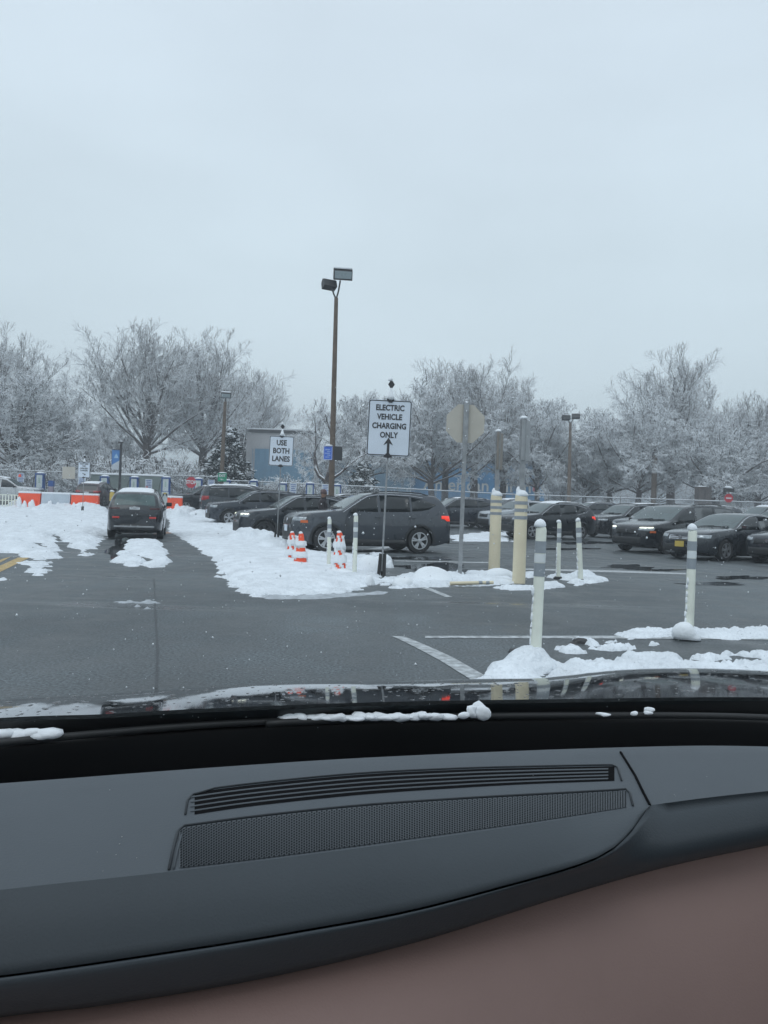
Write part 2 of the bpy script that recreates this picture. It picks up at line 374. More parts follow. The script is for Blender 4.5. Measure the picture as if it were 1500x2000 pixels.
def sheet(name, px, m, dz=0.004, label=None, sub=10):
    """a painted strip or puddle: polygon of photo pixels laid on the ground, as two rows"""
    a, b = px
    rows = []
    for i in range(sub + 1):
        t = i / sub
        def at(l):
            s = t * (len(l) - 1); k = min(int(s), len(l) - 2); u = s - k
            return G(l[k][0] + (l[k+1][0] - l[k][0]) * u, l[k][1] + (l[k+1][1] - l[k][1]) * u, dz)
        p, q = at(a), at(b); rows.append([p, q])
    mb = MB(); mb.strip(rows); o = mb.build(name, m); tag(o, label, kind='structure'); return o
sheet('parking_line', [[(765, 1242), (800, 1258), (860, 1290), (905, 1318), (960, 1352)], [(790, 1243), (828, 1258), (885, 1284), (945, 1318), (1010, 1352)]], LINEW)
sheet('parking_line', [[(830, 1242), (1200, 1241.5), (1500, 1243), (1800, 1248)], [(830, 1246), (1200, 1247), (1500, 1249), (1800, 1254)]], LINEW)
sheet('parking_line', [[(1020, 1110), (1200, 1114), (1340, 1119)], [(1020, 1113), (1200, 1118), (1340, 1122)]], LINEW)
sheet('parking_line', [[(770, 1094.5), (960, 1098)], [(770, 1096), (960, 1100)]], LINEW)
sheet('parking_line', [[(640, 1083), (760, 1066)], [(700, 1086), (770, 1067)]], LINEW)
sheet('parking_line', [[(790, 1143), (830, 1150), (870, 1166)], [(800, 1142), (842, 1149), (884, 1166)]], LINEW)
sheet('centre_line', [[(-140, 1170), (-30, 1118), (35, 1089)], [(-110, 1172), (-10, 1122), (58, 1089)]], LINEY)
sheet('centre_line', [[(-120, 1128), (-30, 1103), (10, 1090)], [(-100, 1130), (-12, 1105), (22, 1087)]], LINEY)
sheet('centre_line', [[(300, 1042), (330, 1038)], [(300, 1044), (345, 1041)]], mat('faded_orange_line', (0.30, 0.16, 0.10), 0.6, noise=(10, 0.4)))
sheet('asphalt_seam', [[(303, 1345), (306, 1270), (302, 1200), (300, 1130)], [(308, 1345), (310, 1270), (305, 1200), (302, 1130)]], mat('seam_tar', (.035, .04, .044), .5, noise=(20, .3), bump=(30, .6, .01)), sub=20)
def puddle(cx, cy_, rx, ry, seed):
    rg = random.Random(seed); pts = []; n = 40; ph = [rg.uniform(0, 6) for _ in range(5)]
    for k in range(n):
        a = 2 * PI * k / n; r_ = 1 + 0.25 * math.sin(2 * a + ph[0]) + 0.2 * math.sin(3 * a + ph[1]) + 0.15 * math.sin(5 * a + ph[2]) + 0.12 * math.sin(9 * a + ph[3])
        pts.append(G(cx + rx * r_ * math.cos(a), cy_ + ry * r_ * math.sin(a), 0.007))
    mb = MB(); mb.add(pts, [tuple(range(n))[::-1]]); tag(mb.build('puddle', PUDDLE), kind='structure')
for i, a in enumerate([(850, 1108, 75, 7), (820, 1090, 50, 3.5), (1225, 1107, 46, 4), (1290, 1113, 36, 2), (1450, 1128, 45, 4), (232, 1075, 22, 20), (1390, 1140, 70, 2.5), (1160, 1060, 60, 3), (420, 1040, 20, 2), (1110, 1072, 50, 2)]):
    puddle(*a, seed=i)

# ------------------------------------------------------------------ snow lying on the ground: height fields with ragged edges
def in_poly(x, y, P):
    n = len(P); c = np.zeros(x.shape, bool); d = np.full(x.shape, 1e9)
    for i in range(n):
        x1, y1 = P[i]; x2, y2 = P[(i + 1) % n]
        cond = ((y1 > y) != (y2 > y)) & (x < (x2 - x1) * (y - y1) / ((y2 - y1) if abs(y2 - y1) > 1e-9 else 1e-9) + x1); c ^= cond
        L2 = (x2 - x1) ** 2 + (y2 - y1) ** 2 + 1e-12; t = np.clip(((x - x1) * (x2 - x1) + (y - y1) * (y2 - y1)) / L2, 0, 1)
        d = np.minimum(d, np.hypot(x - x1 - t * (x2 - x1), y - y1 - t * (y2 - y1)))
    return np.where(c, d, -d)
def snow(polys, cell, hmax, wid, rag, seed, label, holes=(), bumps=(), lump=0.35, m=SNOWG, nf=2.0, stretch=(1, 1), name='snow', thresh=0.0, cap=9):
    PP = [[(lambda g: (g.x, g.y))(G(*p)) for p in q] for q in polys]; HH = [[(lambda g: (g.x, g.y))(G(*p)) for p in q] for q in holes]
    ax = [p[0] for q in PP for p in q]; ay = [p[1] for q in PP for p in q]
    x0, x1, y0, y1 = min(ax) - .4, max(ax) + .4, min(ay) - .4, max(ay) + .4
    X, Y = np.meshgrid(np.arange(x0, x1, cell), np.arange(y0, y1, cell))
    D = np.full(X.shape, -1e9)
    for q in PP: D = np.maximum(D, in_poly(X, Y, q))
    for q in HH: D = np.minimum(D, -in_poly(X, Y, q))
    D = np.minimum(D, cap)
    n1 = fbm(X * nf * stretch[0], Y * nf * stretch[1], seed, 5) - 0.5; n2 = fbm(X * nf * 3.1, Y * nf * 3.1, seed + 7, 3) - 0.5
    n3 = fbm(X * nf * 8.3 + 3, Y * nf * 8.3, seed + 9, 3) - 0.5
    clod = .05 if cell > .03 else .022
    E = D + n1 * rag * 2.0 + n2 * rag * 1.1 + n3 * rag * 0.7 - thresh
    base = 1 - np.exp(-np.maximum(E, 0) / wid)
    h = hmax * base * (1 + lump * 2 * (fbm(X * 0.9 + 9, Y * 0.9, seed + 3, 5) - 0.5) + 0.5 * lump * n2)
    h = np.where(E > 0, h + (0.016 * (n2 + .3) + clod * n3) * np.clip(E / .05, 0, 1) + np.minimum(E * .5, .006), np.maximum(E * .5, -0.03))
    for (px, py, r_, hh) in bumps:
        g = G(px, py); rr = np.hypot(X - g.x, Y - g.y) / r_ * (1 + 0.35 * n1); bp = hh * np.clip(1 - rr ** 2, 0, 1) ** 0.7 * (1 + 0.5 * n2)
        h = np.where(bp > 0.01, np.maximum(h, 0) * 0.4 + np.maximum(bp, h * 0.6), h)
    K = h > 0; nxx = X.shape[1]
    I = np.arange(X.size).reshape(X.shape); Q = np.stack([I[:-1, :-1], I[:-1, 1:], I[1:, 1:], I[1:, :-1]], -1).reshape(-1, 4)
    keep = K.ravel()[Q].any(1); Q = Q[keep]; used = np.unique(Q); mp_ = np.full(X.size, -1); mp_[used] = np.arange(len(used))
    V = np.stack([X, Y, terrain_np(X, Y) + h], -1).reshape(-1, 3)[used]
    o = np_mesh(name, V, mp_[Q], m); tag(o, label, kind='stuff'); return o
# left field with ruts
snow([[(-260, 986), (0, 990), (60, 992), (130, 996), (213, 1000), (214, 1044), (200, 1052), (180, 1068), (165, 1086), (150, 1083), (125, 1056), (112, 1050), (104, 1052), (128, 1076), (100, 1076), (110, 1090), (72, 1094), (40, 1086), (0, 1076), (-80, 1070), (-260, 1062)]],
     0.075, 0.15, 0.35, 0.34, 3, 'deep rutted snow left of the lane, in front of the orange and white barriers',
     holes=[[(97, 1043), (113, 1044), (140, 1066), (160, 1088), (120, 1090), (108, 1070)], [(46, 1060), (80, 1060), (104, 1068), (112, 1078), (98, 1082), (66, 1072)], [(-80, 1044), (-20, 1041), (50, 1045), (96, 1050), (40, 1051), (-20, 1048)], [(0, 1060), (18, 1062), (10, 1068), (-30, 1066)]],
     bumps=[(40, 994, 0.9, 0.45), (90, 1000, 0.8, 0.40), (125, 998, 0.8, 0.42), (165, 1000, 0.9, 0.48), (190, 1001, 0.7, 0.36), (20, 1075, 1.0, 0.16)], lump=0.9, cap=.8)
snow([[(44, 1100), (92, 1099), (84, 1116), (76, 1124), (60, 1112)]], 0.05, 0.04, 0.15, 0.22, 5, 'small wedge of streaky slush on the asphalt beside the yellow lines', nf=3, stretch=(0.4, 2.8), cap=.10)
snow([[(0, 1131), (10, 1132), (6, 1135), (-6, 1135)]], 0.04, 0.04, 0.1, 0.08, 6, 'tiny snow scrap at the left edge of the asphalt')
snow([[(252, 1054), (308, 1056), (318, 1070), (328, 1088), (310, 1096), (290, 1092), (270, 1084), (243, 1076)], [(232, 1082), (248, 1080), (262, 1090), (276, 1102), (268, 1110), (244, 1104), (240, 1092)], [(276, 1104), (306, 1098), (326, 1098), (320, 1108), (290, 1110)]],
     0.05, 0.09, 0.18, 0.12, 9, 'snow left standing between the wheel tracks behind the black crossover', bumps=[(252, 1098, 0.35, 0.14), (320, 1098, 0.2, 0.1)], lump=0.5)
snow([[(258, 1172), (300, 1170), (332, 1162), (330, 1168), (300, 1180), (285, 1190), (262, 1182)]], 0.05, 0.012, 0.3, 0.35, 12, 'thin smear of brown slush on the lane', m=SLUSH, nf=3, stretch=(0.6, 2), thresh=0.12)
# verge right of the lane
snow([[(328, 1000), (352, 996), (372, 1008), (398, 1008), (425, 1022), (470, 1030), (492, 1040), (530, 1052), (552, 1060), (640, 1084), (720, 1096), (745, 1106), (742, 1138), (700, 1146), (640, 1150), (560, 1154), (505, 1158), (478, 1148), (448, 1130), (436, 1112), (405, 1085), (380, 1066), (352, 1050), (334, 1040)]],
     0.05, 0.105, 0.30, 0.17, 21, 'deep white snow bank between the lane and the parked cars',
     bumps=[(360, 1008, 1.0, 0.5), (395, 1012, 0.9, 0.40), (345, 1012, 0.8, 0.4), (430, 1040, 1.3, 0.22), (500, 1058, 0.8, 0.38), (525, 1065, 0.6, 0.36), (475, 1058, 0.7, 0.30), (540, 1074, 0.6, 0.26)], lump=0.5)
snow([[(440, 1128), (520, 1150), (640, 1150), (700, 1152), (660, 1160), (560, 1166), (500, 1166), (470, 1156)]], 0.03, 0.05, 0.15, 0.2, 24, 'streaky broken edge of the snow bank by the lane', nf=3, stretch=(0.6, 2.8), lump=0.6, cap=.10)
snow([[(500, 1163), (600, 1163), (760, 1156), (745, 1161), (620, 1170), (520, 1170)]], 0.04, 0.015, 0.2, 0.08, 25, 'grey slush line along the verge edge', m=SLUSH)
snow([[(600, 1078), (650, 1074), (700, 1088), (735, 1080), (735, 1092), (690, 1098), (640, 1094)]], 0.05, 0.04, 0.3, 0.35, 28, 'patchy snow in front of the slate grey crossover', nf=2.6, cap=.2)
snow([[(400, 1020), (425, 1012), (470, 1020), (520, 1036), (520, 1042), (470, 1034)]], 0.08, 0.18, 0.3, 0.2, 29, 'snow ridge before the second dark crossover', lump=0.6)
# island with the bollards
snow([[(772, 1130), (800, 1122), (860, 1122), (905, 1120), (910, 1128), (875, 1146), (830, 1148), (790, 1150), (770, 1144)], [(895, 1124), (935, 1126), (1010, 1134), (1000, 1141), (950, 1144), (900, 1148), (880, 1142)], [(905, 1118), (950, 1118), (1000, 1124), (960, 1128), (915, 1124)], [(960, 1148), (1010, 1148), (1040, 1148), (1084, 1143), (1090, 1147), (1060, 1152), (1000, 1153)], [(1068, 1128), (1090, 1124), (1112, 1124), (1140, 1127), (1185, 1131), (1180, 1137), (1150, 1140), (1120, 1136)], [(1110, 1136), (1140, 1134), (1144, 1143), (1126, 1144)], [(1018, 1123), (1050, 1120), (1064, 1126), (1030, 1130)]],
     0.03, 0.07, 0.10, 0.12, 33, 'low broken snow on the traffic island around the bollards', bumps=[(1138, 1130, 0.28, 0.16), (1090, 1128, 0.12, 0.05), (1076, 1145, .25, .08)], lump=0.7, nf=3, cap=.12)
snow([[(742, 1128), (800, 1126), (780, 1150), (748, 1148)]], 0.035, 0.02, 0.2, 0.28, 35, 'crumbs of snow round the black sign foot', nf=4, thresh=0.08)
# near right
snow([[(1205, 1240), (1260, 1231), (1350, 1232), (1500, 1230), (1760, 1232), (1760, 1246), (1500, 1246), (1440, 1250), (1380, 1246), (1320, 1243), (1230, 1249)]], 0.018, 0.05, 0.07, 0.06, 41, 'thin ragged line of snow along the painted line, at the near right', lump=0.6, nf=4.5, cap=.05)
snow([[(935, 1328), (960, 1302), (1000, 1290), (1040, 1284), (1060, 1300), (1066, 1340), (930, 1345)]], 0.018, 0.07, 0.10, 0.07, 43, 'snow heaped at the foot of the nearest white post', bumps=[(1040, 1305, 0.22, 0.145), (1000, 1312, 0.2, 0.07)], nf=4, lump=0.4)
snow([[(1060, 1308), (1110, 1296), (1200, 1290), (1320, 1296), (1420, 1296), (1520, 1292), (1800, 1290), (1800, 1345), (1400, 1345), (1150, 1350), (1060, 1345)],
      [(1080, 1268), (1120, 1262), (1150, 1275), (1130, 1282), (1100, 1278)], [(1015, 1268), (1060, 1276), (1060, 1283), (1020, 1276)], [(1112, 1248), (1130, 1244), (1182, 1262), (1160, 1266)],
      [(1150, 1268), (1220, 1262), (1250, 1268), (1180, 1278)], [(1180, 1254), (1205, 1252), (1208, 1259), (1188, 1260)], [(1200, 1282), (1290, 1280), (1340, 1296), (1240, 1298)],
      [(1330, 1282), (1420, 1278), (1440, 1290), (1370, 1292)], [(1440, 1282), (1520, 1276), (1600, 1284), (1500, 1292)], [(1245, 1254), (1256, 1254), (1254, 1259), (1246, 1258)], [(1270, 1257), (1282, 1257), (1279, 1262), (1270, 1261)]],
     0.018, 0.06, 0.07, 0.10, 47, 'broken patches of snow on the asphalt beyond the hood, near right', nf=4, lump=0.7, stretch=(0.6, 1.9), cap=.075, thresh=.035)
snow([[(930, 1040), (1000, 1040), (990, 1052), (900, 1056), (880, 1050)], [(560, 1040), (600, 1040), (600, 1048), (560, 1048)]], 0.1, 0.03, 0.3, 0.5, 51, 'streaks of snow on the car park between parked cars', nf=1.2, stretch=(0.5, 1.5), thresh=0.1)
snow([[(880, 1046), (960, 1042), (1000, 1044), (990, 1058), (890, 1058)]], 0.08, 0.03, 0.3, 0.45, 52, 'patchy snow behind the slate grey crossover', nf=1.5, stretch=(0.6, 1.6), thresh=0.05)

for i, (px, py, lab) in enumerate(((1018, 1275, 'dark lump of dirty ice just left of the nearest white post'), (1128, 1256, 'dark lump of dirty ice right of the nearest white post'))):
    g = G(px, py); o = MB().blob((0, 0, 0), (.09, .06, .05), 70 + i, .3, 2).build('ice_lump', mat('dirty_ice_%d' % i, (.05, .05, .052), .4, noise=(20, .4)), smooth=True, loc=g); tag(o, lab, 'ice lump')
def mound(px, py, sx, sy, sz, label, seed, n=3):
    g = G(px, py); mb = MB(); rg = random.Random(seed)
    mb.blob((0, 0, sz * 0.1), (sx, sy, sz), seed, 0.14, 3)
    for k in range(n):
        mb.blob((rg.uniform(-sx, sx) * .7, rg.uniform(-sy, 0) * .6, 0), (sx * rg.uniform(.35, .6), sy * rg.uniform(.4, .7), sz * rg.uniform(.4, .75)), seed + k + 1, 0.15, 2)
    o = mb.build('snow_mound', SNOW, smooth=True, loc=g); tag(o, label, 'snow mound', 'snow mounds on the traffic island'); return o
mound(722, 1120, .26, .24, .30, 'rounded snow lump right of the third orange cone', 61)
mound(748, 1108, .20, .20, .28, 'snow lump behind the black foot of the large white sign', 62)
mound(722, 1143, .09, .08, .16, 'small upright snow chunk before the rounded lump', 63, 1)
mound(787, 1146, .16, .14, .15, 'smaller snow lump at the left end of the island', 64, 2)
mound(838, 1138, .42, .28, .25, 'largest rounded snow mound, left of the octagonal sign post', 65)
mound(972, 1128, .34, .18, .17, 'long smooth snow mound between the two cream bollards', 66, 2)

# ------------------------------------------------------------------ plastic posts, bollards, cones
def delineator(px, py, h, r, label, lean=(0, 0), base=0.1, dz=0.0):
    g = G(px, py, dz); t = thing('delineator_post', label, 'plastic post', g, 0, 'white plastic posts', tilt=lean)
    def tb(z0, z1, rr, m, name):
        mb = MB(); mb.lathe([(rr, z0), (rr, z1)], n=14); return mb.build(name, m, t, 'auto')
    mb = MB(); mb.lathe([(r * 1.05, 0), (r, h * .3), (r * .97, h - r), (r * .85, h - r * .45), (r * .5, h - .1 * r), (0.002, h)], n=14); mb.build('tube', DELIN, t, 'auto')
    tb(h * .80, h * .885, r * 1.03, BANDG, 'reflective_band'); tb(h * .635, h * .73, r * 1.03, BANDG, 'reflective_band'); tb(h * .735, h * .795, r * 1.03, BANDW, 'white_band')
    mb = MB(); rg = random.Random(int(px)); mb.blob((-.01, 0, h - .005), (r * 1.05, r * 1.05, r * 1.1), int(px), .12, 2); mb.build('snow_cap', SNOW, t, True)
    mb = MB()
    for k in range(9): mb.blob((-r * .95, rg.uniform(-.6, .2) * r, h * (0.05 + .06 * k)), (r * .28, r * .4, h * .035), k + int(px), .3, 1, False)
    mb.build('clinging_snow', SNOW, t, True)
    mb = MB(); mb.lathe([(r * 2.2, -0.01), (r * 2.2, .02), (r * 1.5, .05)], n=14); mb.build('base_plate', BLACKP, t)
    return t
delineator(1045, 1300, 1.14, .045, 'nearest white plastic post with two grey bands, snow heaped at its foot', (0, R(.8)))
delineator(1345, 1248, 1.13, .045, 'white plastic post with a round collar of snow at its foot, at the near right', (0, R(.3)))
g_ = G(1342, 1250); tag(MB().blob((0, 0, .04), (.13, .12, .12), 4, .2, 3).build('snow_mound', SNOW, smooth=True, loc=g_), 'round collar of snow at the foot of the right-hand white post', 'snow mound', 'snow mounds on the traffic island')
delineator(1090, 1131, 1.10, .042, 'slim white post just right of the taller cream bollard, upright', (0, R(-.5)))
delineator(1134, 1136, 1.14, .05, 'white post leaning left, last one on the island to the right', (0, R(-4.0)))
delineator(642, 1112, 1.02, .040, 'white post standing in snow just left of the single orange cone', (0, R(-.8)))
delineator(692, 1128, 1.12, .040, 'white post just right of the single orange cone', (0, R(-.2)))
# one lying down
g_ = G(900, 1140, .05); t = thing('fallen_post', 'white plastic post lying flat in the snow of the island', 'plastic post', g_, R(8), 'white plastic posts')
mb = MB(); mb.tube([(-.18, 0, .0), (.55, 0, .03)], [.032, .028], 10); mb.build('tube', CREAM, t, 'auto')
for x in (.30, .42): MB().tube([(x, 0, .022), (x + .06, 0, .025)], .031, 10).build('reflective_band', BANDG, t, 'auto')
g_ = G(735, 1146, .01); t = None

def sign_bollard(px, py, r, h, post_h, label, panel, yaw):
    g = G(px, py); t = thing('sign_bollard', label, 'bollard', g, 0, 'cream sleeved sign posts')
    mb = MB(); mb.lathe([(r * 1.02, 0), (r, .15), (r * .97, h - .05), (r * .9, h)], n=20); mb.build('sleeve', CREAM, t, 'auto')
    for k in range(3):
        mb = MB(); mb.lathe([(r * 1.012, h - .17 - k * .13), (r * 1.012, h - .11 - k * .13)], n=20); mb.build('grey_band', BANDG, t, 'auto')
    mb = MB(); mb.box((0, 0, h + (post_h - h) / 2), (.085, .085, post_h - h)); mb.build('post', GALV, t)
    mb = MB(); mb.blob((0, 0, h), (r * 1.08, r * 1.05, .10), 3, .1, 2); mb.blob((-.03, 0, h + .05), (r * .65, r * .6, .10), 5, .2, 2); mb.build('snow_cap', SNOW, t, True)
    mb = MB(); mb.blob((0, 0, post_h), (.07, .07, .05), 8, .1, 2); mb.build('snow_tip', SNOW, t, True)
    pw, ph, off = panel; mb = MB(); c, s_ = math.cos(yaw), math.sin(yaw)
    mb.rbox((off * c, -.07 + off * s_, post_h - ph / 2 - .03), (pw, .02, ph), .008, yaw)
    q = mb.build('sign_panel', mat('panel_edge_%d' % px, (0.25, 0.22, 0.19) if px < 1000 else (0.36, 0.37, 0.38), 0.5, noise=(6, .1)), t)
    mb = MB(); mb.box((off * c - .02, .065 + off * s_, post_h - ph / 2), (pw * .8, .03, ph * .92), yaw); mb.build('back_bracket', GALV, t)
    return t
sign_bollard(965, 1113, .125, 1.62, 3.00, 'shorter cream bollard sleeve with grey bands and a brownish signboard seen edge on', (.34, .80, .1), R(62))
sign_bollard(1013, 1139, .115, 1.56, 2.92, 'taller-looking cream bollard sleeve nearer us with a grey signboard seen edge on', (.36, .72, .09), R(58))

def cone(px, py, h, label, rz, seed, dz=0.0):
    g = G(px, py, dz); t = thing('traffic_cone', label, 'traffic cone', g, rz, 'snow covered orange cones'); t.scale = (1.1, 1.1, 1.04); rg = random.Random(seed)
    mb = MB(); mb.lathe([(.14, .03), (.12, .12), (.05, h - .04), (.035, h), (.02, h)], n=20); mb.build('cone_body', ORANGE, t, 'auto')
    mb = MB(); mb.rbox((0, 0, .02), (.36, .36, .04), .012); mb.build('base', BLACKP, t)
    mb = MB(); mb.lathe([(.088, h * .60), (.074, h * .76)], n=20); mb.build('reflective_collar', BANDW, t, 'auto')
    # snow that sticks to the cone, with gaps showing orange
    n = 26; rows = []; K = 30; F_ = []; V_ = []
    for i in range(K + 1):
        z = .02 + (h - .07) * i / K
        rr = .125 + (.05 - .125) * (z - .1) / (h - .14)
        for k in range(n):
            a = 2 * PI * k / n
            q = .5 + .5 * math.sin(3 * a + 9 * z + seed) * math.sin(11 * z + 2 * a + seed * 2)
            cover = .032 * (1 if not ((.12 < z / h < .32 or .50 < z / h < .64 or z > h * .80) and q > .36) else -1) - .004
            cover += .008 * math.sin(5 * a + 17 * z + seed)
            if z < .15: cover += .09 * (1 - z / .15)
            V_.append(((rr + cover) * math.cos(a), (rr + cover) * math.sin(a), z))
    for i in range(K):
        for k in range(n): F_.append((i * n + k, i * n + (k + 1) % n, (i + 1) * n + (k + 1) % n, (i + 1) * n + k))
    mb = MB(); mb.add(V_, F_); mb.build('stuck_snow', SNOW, t, True)
    mb = MB(); mb.blob((-.008, 0, h), (.04, .04, .035), seed, .1, 2); mb.build('snow_cap', SNOW, t, True)
    mb = MB(); mb.blob((0, -.02, .02), (.30, .26, .13), seed + 3, .15, 3); mb.build('base_snow', SNOW, t, True)
    return t
cone(569, 1104, .66, 'orange cone half hidden behind another, leftmost of the three', .3, 1)
cone(586, 1111, .68, 'snowy orange cone standing in front of its twin', .9, 4)
cone(661, 1126, .76, 'snowy orange cone standing alone between two white posts', .1, 7)
# ------------------------------------------------------------------ signs
def rrect(w, h, r, n=5):
    P = []
    for cx, cz, a0 in ((w/2 - r, h/2 - r, 0), (-w/2 + r, h/2 - r, 90), (-w/2 + r, -h/2 + r, 180), (w/2 - r, -h/2 + r, 270)):
        for k in range(n + 1):
            a = R(a0 + 90 * k / n); P.append((cx + r * math.cos(a), cz + r * math.sin(a)))
    return P
def at_z(mb, x, y, z):
    mb.v = [(a + x, b + y, c + z) for a, b, c in mb.v]; return mb
def portable_sign(px, py, base_dz, zc, w, h, lines, label, rz, lean, arrow=None, fs=.12, group='white signs on portable black feet', gap=1.25, top=None):
    g = G(px, py, base_dz); t = thing('road_sign', label, 'sign', g, rz, group, tilt=(0, lean))
    MB().lathe([(.018, .1), (.018, zc - h / 2 + .04)], n=10).build('post', GALV, t, 'auto')
    mb = MB(); mb.tube([(-.055, -.05, 0), (-.035, 0, .42)], .03, 8); mb.tube([(.05, -.06, 0), (.04, 0, .42)], .03, 8); mb.tube([(0, .16, .02), (0, .02, .25)], .03, 8); mb.build('foot', BLACKP, t, 'auto')
    p = at_z(MB().prism(rrect(w, h, .04), .012, off=0), 0, -.03, zc).build('sign_plate', SIGNW, t)
    # black border line: a thin raised frame
    o = rrect(w - .012, h - .012, .036); i = rrect(w - .046, h - .046, .026); mb = MB(); n = len(o)
    vs_ = [(a, -.033, b + zc) for a, b in o] + [(a, -.033, b + zc) for a, b in i]
    mb.add(vs_, [(k, (k + 1) % n, n + (k + 1) % n, n + k) for k in range(n)]); mb.build('border', SIGNK, t)
    z0 = zc + (top if top is not None else (len(lines) - 1) * fs * gap / 2)
    for k, s in enumerate(lines): text(s, fs * 1.28, (0, -.034, z0 - k * fs * gap), t, SIGNK, sx=.84, bold=.0045 * fs / .12)
    # the plastic clips that hold the plate, top and bottom
    mb = MB(); mb.prism([(-.075, .02), (-.03, -.045), (.03, -.045), (.075, .02), (.03, .03), (-.03, .03)], .03, off=-.05); at_z(mb, 0, 0, zc + h / 2).build('top_clip', SIGNK, t)
    mb = MB(); mb.prism([(-.085, -.02), (-.03, .045), (.03, .045), (.085, -.02), (.03, -.035), (-.03, -.035)], .03, off=-.05); at_z(mb, 0, 0, zc - h / 2).build('bottom_clip', SIGNK, t)
    mb = MB(); mb.tube([(0, 0, zc + h / 2), (0, 0, zc + h / 2 + .26)], .012, 8); mb.prism([(0, -.07), (-.06, .02), (-.025, .08), (.025, .08), (.06, .02)], .04, off=-.02); 
    mb.v[-10:] = [(a, b, c + zc + h / 2 + .27) for a, b, c in mb.v[-10:]]; mb.build('flag_holder', SIGNK, t)
    mb = MB(); mb.blob((0, -.01, zc + h / 2 + .02), (.10, .05, .05), 3, .15, 2); mb.lathe([(.085, zc + h/2 + .02), (.05, zc + h/2 + .09), (.02, zc + h/2 + .2), (.01, zc + h/2 + .23)], (0, -.01, 0), 10); mb.build('snow_cap', SNOW, t, True)
    MB().blob((-.02, -.01, zc + h / 2 + .37), (.045, .04, .055), 6, .2, 2).build('snow_tip', SNOW, t, True)
    if arrow:
        pts, (ax, az), rot, s = arrow; c, q = math.cos(rot), math.sin(rot)
        P = [((a * c - b * q) * s + ax, (a * q + b * c) * s + az + zc) for a, b in pts]
        mb = MB(); mb.add([(a, -.035, b) for a, b in P], [tuple(range(len(P)))]); mb.build('arrow', SIGNK, t)
    return t
ARROW = [(-.022, -.16), (.022, -.16), (.022, .02), (.085, -.015), (.0, .12), (-.085, -.015), (-.022, .02)]
portable_sign(745, 1126, 0, 2.78 - .06, .79, 1.02, ['ELECTRIC', 'VEHICLE', 'CHARGING', 'ONLY'], 'large white sign reading ELECTRIC VEHICLE CHARGING ONLY above an up arrow', R(-3), R(1.2), (ARROW, (0, -.30), 0, 1.05), .112, gap=1.48, top=.365)
portable_sign(541, 1049, .30, 2.60, .74, .90, ['USE', 'BOTH', 'LANES'], 'white sign reading USE BOTH LANES in front of the parked cars', R(-3), R(1.2), None, .175, gap=1.38)
portable_sign(161, 1004, .0, 2.42, .66, .84, ['WAIT HERE', 'FOR', 'AVAILABLE', 'CHARGER'], 'small white sign with a slanted arrow, standing before the left barrier', 0, R(.5), (ARROW, (.03, -.24), R(-117), .75), .085, gap=1.4, top=.32)
# octagon from behind
def octa(r): return [(r * math.cos(R(22.5 + 45 * k)), r * math.sin(R(22.5 + 45 * k))) for k in range(8)]
g = G(898, 1124); t = thing('stop_sign', 'back of an octagonal sign on a galvanised post, standing on the island', 'sign', g, R(2), tilt=(0, R(.4)))
mb = MB(); mb.box((0, 0, 1.3), (.075, .045, 2.6)); mb.box((0, -.012, 2.95), (.10, .035, .80)); mb.build('post', GALV, t)
at_z(MB().prism(octa(.40), .006), 0, .03, 2.94).build('sign_plate', BEIGE, t)
at_z(MB().prism(octa(.39), .003), 0, .038, 2.94).build('sign_face', SIGNR, t)
mb = MB()
for z in (2.70, 3.18): mb.lathe([(.014, -.04), (.014, -.028)], (0, 0, 0), 8, 'Y'); mb.v[-16:] = [(a, b, c + z) for a, b, c in mb.v[-16:]]
mb.build('bolt', CHROME, t)
MB().blob((0, 0, 3.34), (.05, .04, .03), 2, .1, 1).build('snow_cap', SNOW, t, True)
# the red stop sign
p = PX(370, 55); p.z = terrain(p.x, p.y); t = thing('stop_sign', 'red STOP sign on a thin post beside the short orange barrier', 'sign', p, R(-12), tilt=(0, R(2)))
zz = AT(370, 942, 55).z - p.z
MB().tube([(0, .02, 0), (0, .02, zz + .3)], .03, 8).build('post', GALV, t, 'auto')
at_z(MB().prism(octa(.42), .01), 0, -.02, zz).build('sign_plate', SIGNR, t)
text('STOP', .36, (0, -.026, zz), t, WHITEP, sx=.95, bold=.012)
MB().tube([(0, .02, zz + .4), (0, .02, zz + 1.0)], .015, 6).build('antenna', DARKM, t)
# beige board from behind on a post, left
p = PX(132, 46); z0 = AT(132, 935, 46).z - p.z; t = thing('board_sign', 'blank beige back of a board on a post behind the left barrier', 'sign', p, R(4))
MB().tube([(0, .03, 0), (0, .03, z0 + .9)], .03, 8).build('post', GALV, t)
at_z(MB().prism(rrect(.74, .72, .03), .012), 0, -.01, z0 + .36).build('board', BEIGE, t)
